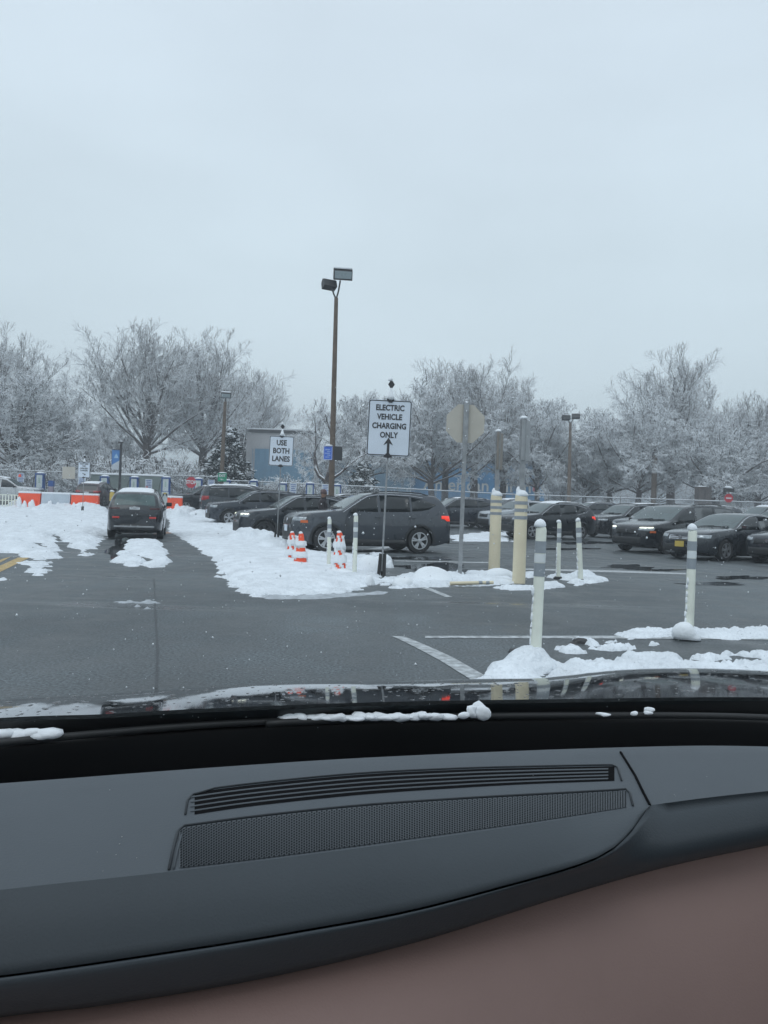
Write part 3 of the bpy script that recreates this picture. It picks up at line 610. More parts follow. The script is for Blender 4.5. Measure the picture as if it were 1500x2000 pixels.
# ------------------------------------------------------------------ lamp posts
def flood(t, x, y, z, yaw, w=.80, h=.42, d=.42):
    q = bpy.data.objects.new('lamp_head', None); COL.objects.link(q)  # replaced by mesh below
    COL.objects.unlink(q); bpy.data.objects.remove(q)
    mb = MB(); prof = [(-d/2, -h/2), (d/2, -h/2 + .03), (d/2, h/2), (d*.1, h/2 + .06), (-d*.42, h * .35)]
    mb.prism(prof, w, 'YZ', -w/2); Mz = Matrix.Translation((x, y, z)) @ Matrix.Rotation(yaw, 4, 'Z') @ Matrix.Rotation(R(18), 4, 'X')
    mb.v = [tuple(Mz @ Vector(v)) for v in mb.v]; hd = mb.build('lamp_head', DARKM, t, recalc=True)
    mb = MB(); mb.box((0, -d/2 - .02, 0), (w * .9, .02, h * .7)); mb.v = [tuple(Mz @ Vector(v)) for v in mb.v]; mb.build('lens', GALVL, hd)
    mb = MB(); mb.box((0, 0, h/2 + .05), (w * .96, d * .5, .05)); mb.v = [tuple(Mz @ Vector(v)) for v in mb.v]; mb.build('snow_strip', SNOW, hd)
    return hd
GALVL = mat('lamp_lens', (0.32, 0.38, 0.40), 0.15, noise=(20, .15))
def lamp_post(px, d, ytop, r, label, heads, lean):
    p = PX(px, d); ztop = AT(px + (996 - ytop) * 0.031, ytop, d).z - p.z
    t = thing('lamp_post', label, 'lamp post', p, 0, None, tilt=(0, lean))
    MB().lathe([(r * 1.15, 0), (r, ztop * .5), (r * .72, ztop)], n=12).build('pole', WOODP, t, 'auto')
    MB().lathe([(r * 1.9, 0), (r * 1.9, .5), (r * 1.3, .6)], n=12).build('footing', mat('concrete_%d' % px, (.32, .32, .31), .8, noise=(5, .15)), t)
    for (dx, dz, yaw, s) in heads:
        MB().tube([(0, 0, ztop - .05), (dx * .35, 0, ztop + dz * .3), (dx * .6, 0, ztop + dz * .75)], .035, 8).build('bracket', DARKM, t)
        flood(t, dx, 0, ztop + dz, yaw, .80 * s, .44 * s, .42 * s)
    return t, ztop, p
L1, zt1, p1 = lamp_post(645, 33, 582, .115, 'tallest lamp post, wooden with two floodlight heads, rising behind the grey crossover', [(.26, 1.0, R(8), 1.0), (-.32, .55, R(-150), .75)], R(-.35))
lamp_post(430, 55, 784, .15, 'left lamp post with one box head, in front of the evergreen', [(.05, .45, R(4), .85)], R(.9))
lamp_post(1110, 70, 826, .16, 'right lamp post with twin heads, behind the parked cars on the right', [(-.42, .45, R(190), .9), (.48, .6, R(170), .9)], R(-.6))
# blue parking signs strapped to the tallest lamp post
zz = AT(641, 885, 33).z
for (dx, dy, yaw, m1, lab) in ((-.20, -.13, R(-14), SIGNB, 'snow dusted blue parking sign strapped to the tallest lamp post'), (.22, -.02, R(24), DARKM, 'dark back of a second sign on the same lamp post')):
    t = thing('parking_sign', lab, 'sign', (p1.x + dx, p1.y + dy, zz), yaw)
    MB().prism(rrect(.40, .60, .03), .012).build('sign_plate', m1, t)
    MB().box((.12 if dx < 0 else -.12, .035, 0), (.10, .05, .06)).build('strap', GALV, t)
    if dx < 0:
        for k, s in enumerate(('PARKING', 'PAY', 'STATION', 'AHEAD')): 
            pass
        mb = MB()
        o = rrect(.38, .58, .03); i = rrect(.35, .55, .02); n = len(o)
        mb.add([(a, -.004, b) for a, b in o] + [(a, -.004, b) for a, b in i], [(k, (k + 1) % n, n + (k + 1) % n, n + k) for k in range(n)]); mb.build('border', WHITEP, t)
        LB = mat('faded_print', (.28, .40, .72), .5, noise=(20, .3)); mb = MB()
        for (x, z, w_, h_) in ((-.02, .14, .2, .05), (.04, .06, .16, .04), (-.03, -.02, .22, .05), (.05, -.10, .14, .05), (-.02, -.18, .18, .04)):
            mb.prism([(x - w_/2, z - h_/2), (x + w_/2, z - h_/2), (x + w_/2, z + h_/2), (x - w_/2, z + h_/2)], .004, off=-.006)
        mb.build('print', LB, t)
        mb = MB(); mb.blob((0, 0, .31), (.20, .05, .06), 3, .3, 2); mb.build('snow_cap', SNOW, t, True)
# exit sign on the left lamp post
pl = PX(432, 54.6); zx = AT(432, 932, 54.6).z; t = thing('exit_sign', 'green EXIT sign with a left arrow, on the left lamp post', 'sign', (pl.x, pl.y, zx), R(-4))
MB().prism(rrect(.64, .60, .03), .015).build('sign_plate', SIGNG, t)
text('EXIT', .24, (0, -.012, .10), t, WHITEP, bold=.008); text('<', .2, (-.06, -.012, -.17), t, WHITEP, name='arrow', bold=.01)
MB().box((.03, -.008, -.17), (.14, .008, .03)).build('arrow_shaft', WHITEP, t)
mb = MB(); mb.blob((0, 0, .31), (.30, .06, .05), 5, .3, 2); mb.build('snow_cap', SNOW, t, True)
MB().box((0, .09, 0), (.08, .16, .08)).build('strap', GALV, t)
# banner pole
p = PX(232, 52); zt = AT(233, 864, 52).z - p.z; t = thing('banner_pole', 'black pole carrying a blue and white banner', 'banner', p, 0, tilt=(0, R(.3)))
MB().lathe([(.10, 0), (.075, zt)], n=10).build('pole', SIGNK, t, 'auto')
MB().box((-.25, 0, zt - .5), (.62, .04, .04)).build('arm', SIGNK, t); MB().box((-.05, 0, zt), (.3, .12, .12)).build('cap', SIGNK, t)
MB().blob((0, 0, zt + .07), (.1, .08, .06), 3, .2, 2).build('snow_tip', SNOW, t, True)
BAN = mat('banner_blue', (0.07, 0.22, 0.52), .5, noise=(2, .1)); BANW = mat('banner_white', (0.55, 0.60, 0.65), .5, noise=(2, .06)); BANL = mat('banner_logo', (0.35, 0.55, 0.75), .5, noise=(2, .06))
MB().prism([(-.60, -.05), (-.04, -.05), (-.04, -.75), (-.60, -1.1)], .01, off=0).build('banner_top', BAN, t, loc=(0, 0, zt - .45))
MB().prism([(-.60, -1.1), (-.04, -.75), (-.04, -1.42), (-.60, -1.40)], .01, off=0).build('banner_bottom', BANW, t, loc=(0, 0, zt - .45))
MB().prism([(-.45, -.62), (-.15, -.62), (-.20, -.48), (-.30, -.30), (-.40, -.48)], .006, off=-.008).build('logo', BANL, t, loc=(0, 0, zt - .45))
# ------------------------------------------------------------------ chargers
def charger_proto(p, label):
    t = thing('ev_charger', label, 'car charger', p, 0, 'car chargers along the fence')
    MB().rbox((0, 0, .62), (.52, .40, 1.20), .03).build('cabinet', EVWHITE, t)
    mb = MB(); mb.rbox((-.26, 0, 1.70), (.07, .36, 1.35), .015); mb.rbox((.26, 0, 1.70), (.07, .36, 1.35), .015); mb.rbox((0, 0, 2.40), (.62, .38, .12), .02); mb.rbox((0, 0, 1.22), (.56, .38, .07), .015); mb.build('blue_frame', EVBLUE, t)
    MB().rbox((0, 0, 1.80), (.44, .30, 1.06), .02).build('display_board', EVWHITE, t)
    MB().box((0, -.155, 1.86), (.12, .01, .45)).build('print', mat('charger_print', (.45, .58, .52), .4, noise=(20, .2)) if 'charger_print' not in bpy.data.materials else bpy.data.materials['charger_print'], t)
    for s in (-1, 1):
        MB().tube([(s * .28, -.05, 2.35), (s * .42, -.08, 2.0), (s * .50, -.1, 1.3), (s * .46, -.12, .6), (s * .30, -.18, .45), (s * .14, -.22, .9)], .025, 6).build('cable', SIGNK, t)
        MB().rbox((s * .12, -.22, .98), (.09, .10, .18), .015).build('plug', SIGNK, t)
    MB().box((0, -.205, 1.08), (.22, .01, .14)).build('label_plate', YELLOW, t)
    mb = MB(); mb.blob((0, 0, 2.47), (.33, .22, .13), 3, .1, 2); mb.build('snow_cap', SNOW, t, True)
    return t
CH = [(77, 'leftmost, above the white car', 922), (203, 'above the small car with a snowy roof', 928), (261, 'just left of the black crossover roof centre', 930), (323, 'at the right end of the black crossover roof', 930), (386, 'behind the STOP sign', 933), (441, 'right of the EXIT sign', 936), (494, 'above the snowy roofed dark wagon', 937), (551, 'behind the USE BOTH LANES sign post', 942), (604, 'left of the man in the beanie', 942), (657, 'right of the tallest lamp post', 945)]
c0 = None
for i, (px, wh, yt) in enumerate(CH):
    d = 56 + i * .4; p = PX(px, d); zt = AT(px, yt, d).z - p.z
    lab = 'blue and white car charger ' + wh
    if c0 is None: c0 = charger_proto(p, lab); o = c0
    else: o = dup(c0, p, 0, lab)
    o.scale = (1, 1, zt / 2.56)
# information boards between the chargers
def info(px, yt, yb, d, label, red=False, first=[]):
    p = PX(px, d); z1 = AT(px, yt, d).z - p.z; z0 = AT(px, yb, d).z - p.z; t = thing('information_board', label, 'sign', p, 0, 'lined notices between the chargers'); h = z1 - z0
    MB().tube([(0, .04, 0), (0, .04, z0 + .1)], .03, 6).build('post', GALV, t)
    MB().box((0, 0, (z1 + z0) / 2), (.52, .03, h)).build('board', SIGNW, t)
    n = 6; LN = bpy.data.materials.get('line_print') or mat('line_print', (.10, .17, .42), .5, noise=(20, .2))
    mb = MB()
    for k in range(n): mb.box((.02 * (k % 2), -.018, z1 - h * (k + .7) / (n + .4)), (.40 - .05 * (k % 3), .006, h * .065))
    mb.build('print', LN, t)
    if red: MB().box((-.12, -.024, z0 + h * .25), (.18, .006, h * .3)).build('red_patch', mat('pale_red', (.6, .25, .27), .5, noise=(9, .2)), t)
info(39, 924, 942, 57, 'white lined notice left of the leftmost charger'); info(158, 925, 950, 54, 'white lined notice directly under the sign with a slanted arrow')
info(289, 936, 958, 58, 'white notice with a pale red patch above the black crossover', True); info(411, 937, 956, 58, 'white lined notice just left of the EXIT sign'); info(571, 944, 968, 58, 'white lined notice right of the USE BOTH LANES sign'); info(634, 946, 966, 59, 'white lined notice behind the man in the beanie')
p = PX(99, 55); t = thing('pay_post', 'short blue topped post between the chargers on the left', 'post', p); zt = AT(99, 939, 55).z - p.z
MB().rbox((0, 0, zt / 2), (.32, .25, zt), .03).build('body', mat('pale_pillar', (.42, .36, .42), .5, noise=(4, .2)), t); MB().rbox((0, 0, zt - .2), (.36, .29, .4), .02).build('top', EVBLUE, t)
p = PX(218, 49); t = thing('guard_post', 'yellow guard post right of the small snowy roofed car', 'bollard', p); zt = AT(215, 960, 49).z - p.z
MB().lathe([(.16, 0), (.15, zt * .9), (.09, zt)], n=14).build('tube', YELLOW, t, 'auto'); MB().blob((0, 0, zt), (.15, .14, .1), 4, .1, 2).build('snow_cap', SNOW, t, True)
# ------------------------------------------------------------------ barriers and the little white fence
JP = [(-.30, 0), (.30, 0), (.30, .12), (.15, .42), (.10, 1.02), (-.10, 1.02), (-.15, .42), (-.30, .12)]
def barrier(px0, px1, yb, d, m, label, seed, rz=0):
    a = PX(px0, d); b = PX(px1, d); L = (b - a).length; c = (a + b) / 2; c.z = terrain(c.x, c.y)
    zt = AT((px0 + px1) / 2, yb, d).z - c.z; k = zt / 1.06
    t = thing('jersey_barrier', label, 'barrier', c, 0, 'water filled plastic barriers')
    mb = MB(); mb.prism([(y, z * k) for y, z in JP], L - .05, 'YZ', -(L - .05) / 2); mb.build('body', m, t, recalc=True)
    mb = MB()
    for x in (-.3, .3): mb.prism([(x * L - .10, .14), (x * L + .10, .14), (x * L + .07, .50), (x * L - .07, .50)], .03, off=-.27)
    mb.build('recess', m, t)
    mb = MB(); mb.rbox((0, 0, 1.02 * k + .05), (L - .02, .24, .12), .04)
    mb.build('snow_top', SNOW, t, True); mb = MB(); rg = random.Random(seed)
    for x in (-.32, -.12, .1, .3): mb.blob((x * L + rg.uniform(-.1, .1), -.26, rg.uniform(.1, .25)), (.16, .14, rg.uniform(.2, .5)), seed + int(x * 10), .2, 2, False)
    mb.build('stuck_snow', SNOW, t, True); return t
barrier(36, 80, 962, 45, ORANGE, 'orange plastic barrier at the left end of the row of three', 1)
WPL = mat('pale_plastic', (.50, .56, .62), .5, noise=(2, .08))
barrier(81, 138, 964, 45, WPL, 'white plastic barrier between two orange ones', 2)
barrier(139, 193, 966, 45, ORANGE, 'orange plastic barrier at the right end of the row of three', 3)
barrier(326, 356, 971, 44, ORANGE, 'short orange barrier right of the black crossover', 4)
def picket(d=45):
    a = PX(-70, d); b = PX(37, d); L = (b - a).length; t = thing('picket_fence', 'low white plastic fence left of the barriers', 'fence', (a.x, a.y, terrain(a.x, a.y)))
    zt = AT(10, 963, d).z - terrain(a.x, a.y); base = None; n = int(L / .17)
    for k in range(n):
        x = (k + .5) * L / n
        if base is None: base = MB().box((0, 0, zt / 2 - .06), (.065, .03, zt - .1)).build('slat', DELIN, t, loc=(x, 0, 0))
        else: o = base.copy(); COL.objects.link(o); o.location = (x, 0, 0)
    for z in (.15, zt * .55, zt - .1): MB().box((L / 2, .03, z), (L, .03, .06)).build('rail', DELIN, t)
picket()
# ------------------------------------------------------------------ chain link fences
def chain_fence(pts, h, label, snowtop=True, sp=.11):
    P = [Vector((x, y, terrain(x, y))) for x, y in pts]; t = thing('chain_link_fence', label, 'fence', P[0], 0, 'chain link fence round the lot'); o0 = P[0]; proto = None
    wires = MB(); 
    for a, b in zip(P[:-1], P[1:]):
        L = (b - a).length; n = max(1, round(L / 3.0)); u = (b - a) / L
        for k in range(n):
            q = a + u * (L * k / n) - o0
            if proto is None: proto = MB().lathe([(.035, 0), (.035, h + .08), (.05, h + .09), (.01, h + .14)], n=6).build('post', GALV, t, loc=q)
            else: o = proto.copy(); COL.objects.link(o); o.location = q
        MB().tube([a - o0 + Vector((0, 0, h)), b - o0 + Vector((0, 0, h))], .03, 6).build('top_rail', GALV, t)
        if snowtop: MB().tube([a - o0 + Vector((0, 0, h + .035)), b - o0 + Vector((0, 0, h + .035))], .032, 5).build('rail_snow', SNOW, t)
        m = int(L / sp)
        for k in range(-int(h / sp), m):
            for s in (0, 1):
                x0, x1 = k * sp, k * sp + h; z0, z1 = 0, h
                if x0 < 0: z0 = -x0; x0 = 0
                if x1 > L: z1 = h - (x1 - L); x1 = L
                if z1 <= z0: continue
                if s: x0, x1 = L - x0, L - x1
                A = a - o0 + u * x0 + Vector((0, 0, z0)); B = a - o0 + u * x1 + Vector((0, 0, z1))
                r = .006; wires.add([A + Vector((0, 0, r)), A - Vector((0, 0, r)), A + Vector((0, r, 0)), B + Vector((0, 0, r)), B - Vector((0, 0, r)), B + Vector((0, r, 0))], [(0, 1, 4, 3), (1, 2, 5, 4), (2, 0, 3, 5)])
    w_ = wires.build('chain_mesh', mat('snowy_wire_' + str(len(label)), (.42, .45, .48), .6, noise=(3, .2)), t); w_['kind'] = 'stuff'
    return t
a = PX(-160, 61); b = PX(440, 61.5); c = PX(700, 62); d_ = PX(1000, 62); e_ = PX(1700, 62)
chain_fence([(a.x, a.y), (b.x, b.y)], 2.3, 'snow topped chain link fence behind the chargers', sp=.16)
chain_fence([(b.x, b.y), (c.x, c.y), (d_.x, d_.y), (e_.x, e_.y)], 2.05, 'long chain link fence behind the parked cars on the right', sp=.16)
# grey green privacy screen behind the chargers
for (x0, x1, nm) in ((176, 318, 'grey green windscreen cloth hung behind the chargers'),):
    a = PX(x0, 60.6); b = PX(x1, 60.6); L = (b - a).length; t = thing('fence_screen', nm, 'fence cloth', (a.x, a.y, terrain(a.x, a.y)))
    rows = []
    for k in range(25):
        x = L * k / 24; rows.append([(x, .04 * math.sin(k * 1.3), .1), (x, .03 * math.sin(k * 1.7), 1.2), (x, .04 * math.sin(k * 1.1), 2.2)])
    MB().strip(rows).build('cloth', mat('screen_%d' % x0, (.20, .24, .23) if x0 > 100 else (.34, .38, .42), .8, noise=(.8, .15)), t, True)
    MB().tube([(0, 0, 2.25), (L, 0, 2.25)], .07, 6).build('snow_top', SNOW, t)
# white utility cabinets / snowy boxes beyond the fence, orange container etc.
for (px, d, yt, w_, lab) in ((470, 66, 944, 1.5, 'snow topped pale cabinet behind the fence, left of two'), (590, 66, 948, 2.2, 'wide snow topped pale cabinet behind the fence'), (395, 67, 940, 1.8, 'pale cabinet behind the STOP sign')):
    p = PX(px, d); zt = AT(px, yt, d).z - p.z; t = thing('utility_cabinet', lab, 'cabinet', p); MB().rbox((0, 0, zt / 2), (w_, .9, zt), .03).build('body', mat('cab_%d' % px, (.42, .44, .45), .6, noise=(2, .1)), t); MB().box((0, -.46, zt * .5), (.04, .03, zt * .8)).build('door_seam', DARKM, t); MB().blob((0, 0, zt), (w_ * .5, .5, .22), px, .1, 2).build('snow_cap', SNOW, t, True)
p = PX(1371, 68); zt = AT(1371, 951, 68).z - p.z; t = thing('utility_cabinet', 'tall dark brown cabinet beyond the fence, right of the thick tree trunk', 'cabinet', p); MB().rbox((0, 0, zt / 2), (1.15, .9, zt), .03).build('body', mat('brown_box', (.10, .085, .08), .7, noise=(4, .2)), t); MB().box((0, -.46, zt * .5), (.03, .03, zt * .85)).build('door_seam', SIGNK, t); MB().blob((0, 0, zt), (.55, .45, .1), 5, .1, 2).build('snow_cap', SNOW, t, True)
p = PX(1275, 75); zt = AT(1275, 890, 75).z - p.z; t = thing('utility_pole', 'plain weathered pole left of the thick right-hand trunk', 'pole', p); MB().lathe([(.28, 0), (.24, zt)], n=10).build('pole', WOODP, t)
p = PX(1421, 57); zt = AT(1421, 965, 57).z - p.z; t = thing('do_not_enter_sign', 'small red sign with a pale bar and a snowy dark plate above it, far right', 'sign', p)
MB().tube([(0, .03, 0), (0, .03, zt + .5)], .04, 6).build('post', GALV, t); at_z(MB().prism(octa(.34), .02), 0, -.02, zt - .3).build('sign_plate', SIGNR, t); MB().box((0, -.03, zt - .3), (.4, .01, .1)).build('bar', WHITEP, t); MB().box((0, 0, zt + .30), (.8, .06, .28)).build('top_plate', DARKM, t); MB().blob((0, 0, zt + .46), (.3, .1, .14), 4, .2, 2).build('snow_cap', SNOW, t, True)
# ------------------------------------------------------------------ buildings far behind
def building(px0, px1, ytop, d, depth, m, label, bands=(), name='building', rz=0):
    a = PX(px0, d); b = PX(px1, d); w_ = (b - a).length; p = (a + b) / 2; p.z = terrain(p.x, p.y); zt = AT((px0 + px1) / 2, ytop, d).z - p.z
    t = thing(name, label, 'building', p); MB().box((0, depth / 2, zt / 2), (w_, depth, zt)).build('wall', m, t)
    MB().box((0, depth / 2, zt + .2), (w_ + .3, depth + .3, .4)).build('roof_edge', DARKM, t); MB().box((0, depth / 2, zt + .5), (w_, depth, .2)).build('roof_snow', SNOW, t)
    return t, w_, zt
MUR = mat('mural_blue', (0.035, 0.155, 0.30), .6, noise=(.35, .35)); GB = mat('hazed_brown_wall', (.42, .41, .41), .8, noise=(.3, .2)); BW = mat('blue_glass_wall', (.14, .27, .38), .35, noise=(.3, .15)); CW = mat('cream_wall', (.5, .5, .48), .8, noise=(.4, .08))  # the brown wall is paled toward the sky, haze put into its colour
t, w_, z_ = building(808, 1062, 903, 118, 16, MUR, 'long low blue building with large pale lettering, seen through the trees')
text('American Airlines', 2.6, (.8, -.06, z_ * .52), t, mat('pale_letters', (.40, .39, .36), .6, noise=(1, .1)), sx=1.0, bold=.03)
MB().prism([(8.2, z_ * .45), (9.2, z_ * .45), (9.0, z_ * .78), (8.4, z_ * .75)], .1, off=-.12).build('red_emblem', mat('dull_red', (.35, .06, .09), .6, noise=(1, .2)), t)
MB().box((.6 + 4, -.08, z_ * .12), (.9, .12, z_ * .3)).build('orange_door', mat('dull_orange', (.55, .30, .08), .6, noise=(1, .2)), t)
t, w_, z_ = building(478, 612, 846, 100, 8, GB, 'hazy pale brown block with a blue lower storey behind the small crooked tree')
MB().box((.6, -.2, z_ * .47), (w_ - 1.2, .4, z_ * .56)).build('blue_band', BW, t)
for k in range(9): MB().box((-w_ / 2 + .9 + k * (w_ - 1.4) / 9, -.43, z_ * .47), (.05, .1, z_ * .56)).build('mullion', BW, t)
MB().box((0, -.15, z_ * .08), (w_, .5, z_ * .14)).build('lower_wall', CW, t)
t, w_, z_ = building(612, 800, 905, 112, 8, mat('dull_blue_wall', (.10, .17, .23), .7, noise=(.3, .2)), 'low blue grey building right of the tallest lamp post')
t, w_, z_ = building(1064, 1130, 918, 130, 12, CW, 'pale low building right of the blue lettered one')
t, w_, z_ = building(1425, 1445, 936, 120, 8, CW, 'small white building far right between the trunks')
# ------------------------------------------------------------------ cars
def smooth_curve(P, n):
    P = np.array(P, float); out = []
    for i in range(len(P) - 1):
        p0 = P[max(i - 1, 0)]; p1 = P[i]; p2 = P[i + 1]; p3 = P[min(i + 2, len(P) - 1)]
        for k in range(n):
            t = k / n; out.append(0.5 * ((2 * p1) + (-p0 + p2) * t + (2*p0 - 5*p1 + 4*p2 - p3) * t*t + (-p0 + 3*p1 - 3*p2 + p3) * t**3))
    out.append(P[-1]); return np.array(out)
class Car:
    """body shape as a function of x (front +) and z"""
    def __init__(s, sp):
        s.__dict__.update(sp); T = smooth_curve(sorted(s.top), 6); s.tx, s.tz = np.maximum.accumulate(T[:, 0] + np.arange(len(T)) * 1e-6), T[:, 1]
    def zt(s, x): return float(np.interp(x, s.tx, s.tz))
    def zb(s, x):
        a = abs(x) / (s.L / 2); return s.clear + max(0, a - .80) * .55
    def w(s, x):
        a = min(1, abs(x) / (s.L / 2)); n = 9 if x > 0 else 12; c = .55 if x > 0 else .72
        return s.W / 2 * (c + (1 - c) * (1 - a ** n) ** .55) * (1 - .03 * a * a)
    def ring(s, x):
        w, zt, zb = s.w(x), s.zt(x), s.zb(x); sh = min(s.belt, zt - .07); sh = max(sh, zb + .1); g = max(0, zt - sh)
        P = [(0, zb), (.75 * w, zb), (.94 * w, zb + .03), (.985 * w, zb + .12)]
        for t in (.35, .55, .75, .9): P.append((w * (1 - .035 * (2 * t - 1.1) ** 2), zb + .12 + (sh - zb - .12) * t))
        P.append((w * .965, sh))
        top = zt - .045 if g > .25 else zt - .028
        wr = w * .965 - s.tumble * max(0, top - sh - .02) - .012
        wr = max(wr, .3 * w)
        for t in (.25, .5, .75, 1): P.append((w * .965 + (wr - w * .965) * t - (0 if g < .2 else .012 * math.sin(PI * t) * -1), sh + (top - sh) * t))
        P += [(wr - .045, zt - .012), (wr - .14, zt + .004), (wr * .5, zt + .016), (0, zt + .022)]
        return P
    def side_y(s, x, z):
        P = s.ring(x)[3:14]; zs = [p[1] for p in P]; return float(np.interp(z, zs, [p[0] for p in P]))
    def top_z(s, x, y):
        P = s.ring(x)[12:][::-1]; return float(np.interp(abs(y), [p[0] for p in P], [p[1] for p in P]))
    def end_x(s, y, z, sg):
        lo, hi = 0.3 * s.L / 2, s.L / 2
        f = lambda x: abs(y) <= s.side_y(sg * x, z) and z <= s.zt(sg * x) - .0 and z >= s.zb(sg * x) - .15
        for _ in range(22):
            m = (lo + hi) / 2
            if f(m): lo = m
            else: hi = m
        return sg * lo
def side_panel(c, cols, sg, off=.006, nz=3, pad=None):
    """cols: (x, zlo, zhi) along the side; a curved panel with a folded rim so that it has thickness"""
    mb = MB(); rows = []
    for (x, a, b) in cols:
        r = []
        zs = [a + (b - a) * k / nz for k in range(nz + 1)]
        r.append((x, sg * (c.side_y(x, a) - .03), a))
        for z in zs: r.append((x, sg * (c.side_y(x, z) + off), z))
        r.append((x, sg * (c.side_y(x, b) - .03), b)); rows.append(r if sg > 0 else r)
    mb.strip(rows); n = len(rows[0]); base = 0
    mb.f.append(tuple(range(n))); mb.f.append(tuple(range((len(rows) - 1) * n, len(rows) * n))[::-1])
    return mb
def end_panel(c, cols, sg, off=.008, nz=3):
    mb = MB(); rows = []
    for (y, a, b) in cols:
        r = [(c.end_x(y, a, sg) - sg * .04, y, a)]
        for k in range(nz + 1):
            z = a + (b - a) * k / nz; r.append((c.end_x(y, z, sg) + sg * off, y, z))
        r.append((c.end_x(y, b, sg) - sg * .04, y, b)); rows.append(r)
    mb.strip(rows); return mb
def top_panel(c, x0, x1, inset, off=.006, nx=8, ny=8, ylim=None):
    mb = MB(); rows = []
    for i in range(nx + 1):
        x = x0 + (x1 - x0) * i / nx; P = c.ring(x); hw = P[12][0] - inset
        if ylim: hw = min(hw, ylim)
        r = []
        for k in range(ny + 1):
            y = hw * (2 * k / ny - 1); r.append((x + (off * .7 if x > 0 else -off * .7), y, c.top_z(x, y) + off))
        rows.append(r)
    mb.strip(rows); return mb
def body_mesh(c, m):
    L = c.L / 2
    xs = sorted(set([round(v, 4) for v in list(np.linspace(-L * .93, L * .93, 44)) + [L * q * s for q in (.95, .97, .983, .992, .998, 1) for s in (-1, 1)]]))
    V = []; Fc = []; n = None
    for x in xs:
        P = c.ring(x); full = [(x, y, z) for y, z in P] + [(x, -y, z) for y, z in P[::-1][1:-1]]; n = len(full); V += full
    for i in range(len(xs) - 1):
        for k in range(n): Fc.append((i * n + k, i * n + (k + 1) % n, (i + 1) * n + (k + 1) % n, (i + 1) * n + k))
    Fc.append(tuple(range(n))[::-1]); Fc.append(tuple(range((len(xs) - 1) * n, len(xs) * n)))
    mb = MB(); mb.add(V, Fc); me = mb.mesh('body', m); bm = bmesh.new(); bm.from_mesh(me); bmesh.ops.recalc_face_normals(bm, faces=bm.faces); bm.to_mesh(me); bm.free()
    o = bpy.data.objects.new('tmp', me); COL.objects.link(o)
    mb = MB(); ra = c.wr + .055
    for x in (c.xf, c.xr):
        for s in (-1, 1):
            mb.lathe([(ra, s * (c.W / 2 - .26)), (ra, s * (c.W / 2 + .2))], (x, 0, c.wr), 28, 'Y')
    cme = mb.mesh('cut', m); bm = bmesh.new(); bm.from_mesh(cme); bmesh.ops.recalc_face_normals(bm, faces=bm.faces); bm.to_mesh(cme); bm.free()
    cu = bpy.data.objects.new('cut', cme); COL.objects.link(cu)
    md = o.modifiers.new('b', 'BOOLEAN'); md.operation = 'DIFFERENCE'; md.object = cu; md.solver = 'EXACT'
    dg = bpy.context.evaluated_depsgraph_get(); res = bpy.data.meshes.new_from_object(o.evaluated_get(dg)); res.name = 'body'
    bpy.data.objects.remove(o); bpy.data.objects.remove(cu)
    res.shade_smooth(); res.set_sharp_from_angle(angle=R(32)); return res
def wheel(c, t, x, sg, rim, spokes, rg=0):
    y = sg * (c.W / 2 - .115); wr = c.wr
    mb = MB(); mb.lathe([(wr * .62, y - .10), (wr * .95, y - .105), (wr, y - .07), (wr, y + .07), (wr * .95, y + .105), (wr * .66, y + .10), (wr * .64, y + .06 * sg)], (x, 0, wr), 28, 'Y'); W_ = mb.build('wheel', TYRE, t, 'auto')
    mb = MB(); rr = wr * .68; yo = y + sg * .098
    n = 28
    for (r0, r1, h0, h1) in ((rr, rr * .90, 0, -.012),):
        vs_ = []
        for k in range(n):
            a = 2 * PI * k / n; vs_ += [(x + r0 * math.cos(a), yo + sg * .004, wr + r0 * math.sin(a)), (x + r1 * math.cos(a), yo + sg * .004, wr + r1 * math.sin(a)), (x + r1 * .99 * math.cos(a), yo - sg * .05, wr + r1 * .99 * math.sin(a))]
        mb.add(vs_, [(3 * k, 3 * ((k + 1) % n), 3 * ((k + 1) % n) + 1, 3 * k + 1) for k in range(n)] + [(3 * k + 1, 3 * ((k + 1) % n) + 1, 3 * ((k + 1) % n) + 2, 3 * k + 2) for k in range(n)])
    for k in range(spokes):
        for q in ((-.13, .13) if spokes < 9 else (0,)):
            a = 2 * PI * k / spokes + .2; a1 = a + q * 1.3; a0 = a + q * .5; wd = .022 if spokes < 9 else .014
            p0 = (x + .05 * math.cos(a0), wr + .05 * math.sin(a0)); p1 = (x + rr * .93 * math.cos(a1), wr + rr * .93 * math.sin(a1))
            nx_, nz_ = -(p1[1] - p0[1]), (p1[0] - p0[0]); l = math.hypot(nx_, nz_); nx_, nz_ = nx_ / l * wd, nz_ / l * wd
            A = [(p0[0] + nx_, yo - sg * .004, p0[1] + nz_), (p0[0] - nx_, yo - sg * .004, p0[1] - nz_), (p1[0] - nx_, yo, p1[1] - nz_), (p1[0] + nx_, yo, p1[1] + nz_)]
            mb.add(A + [(v[0], v[1] - sg * .03, v[2]) for v in A], [(0, 1, 2, 3), (4, 7, 6, 5), (0, 4, 5, 1), (1, 5, 6, 2), (2, 6, 7, 3), (3, 7, 4, 0)])
    mb.lathe([(.062, yo - .01), (.062, yo + sg * .006), (.03, yo + sg * .012)], (x, 0, wr), 14, 'Y'); mb.build('rim', rim, W_)
    MB().lathe([(rr * .99, y), (rr * .99, y + .01)], (x, 0, wr), 20, 'Y').build('brake_disc', DARKM, W_)
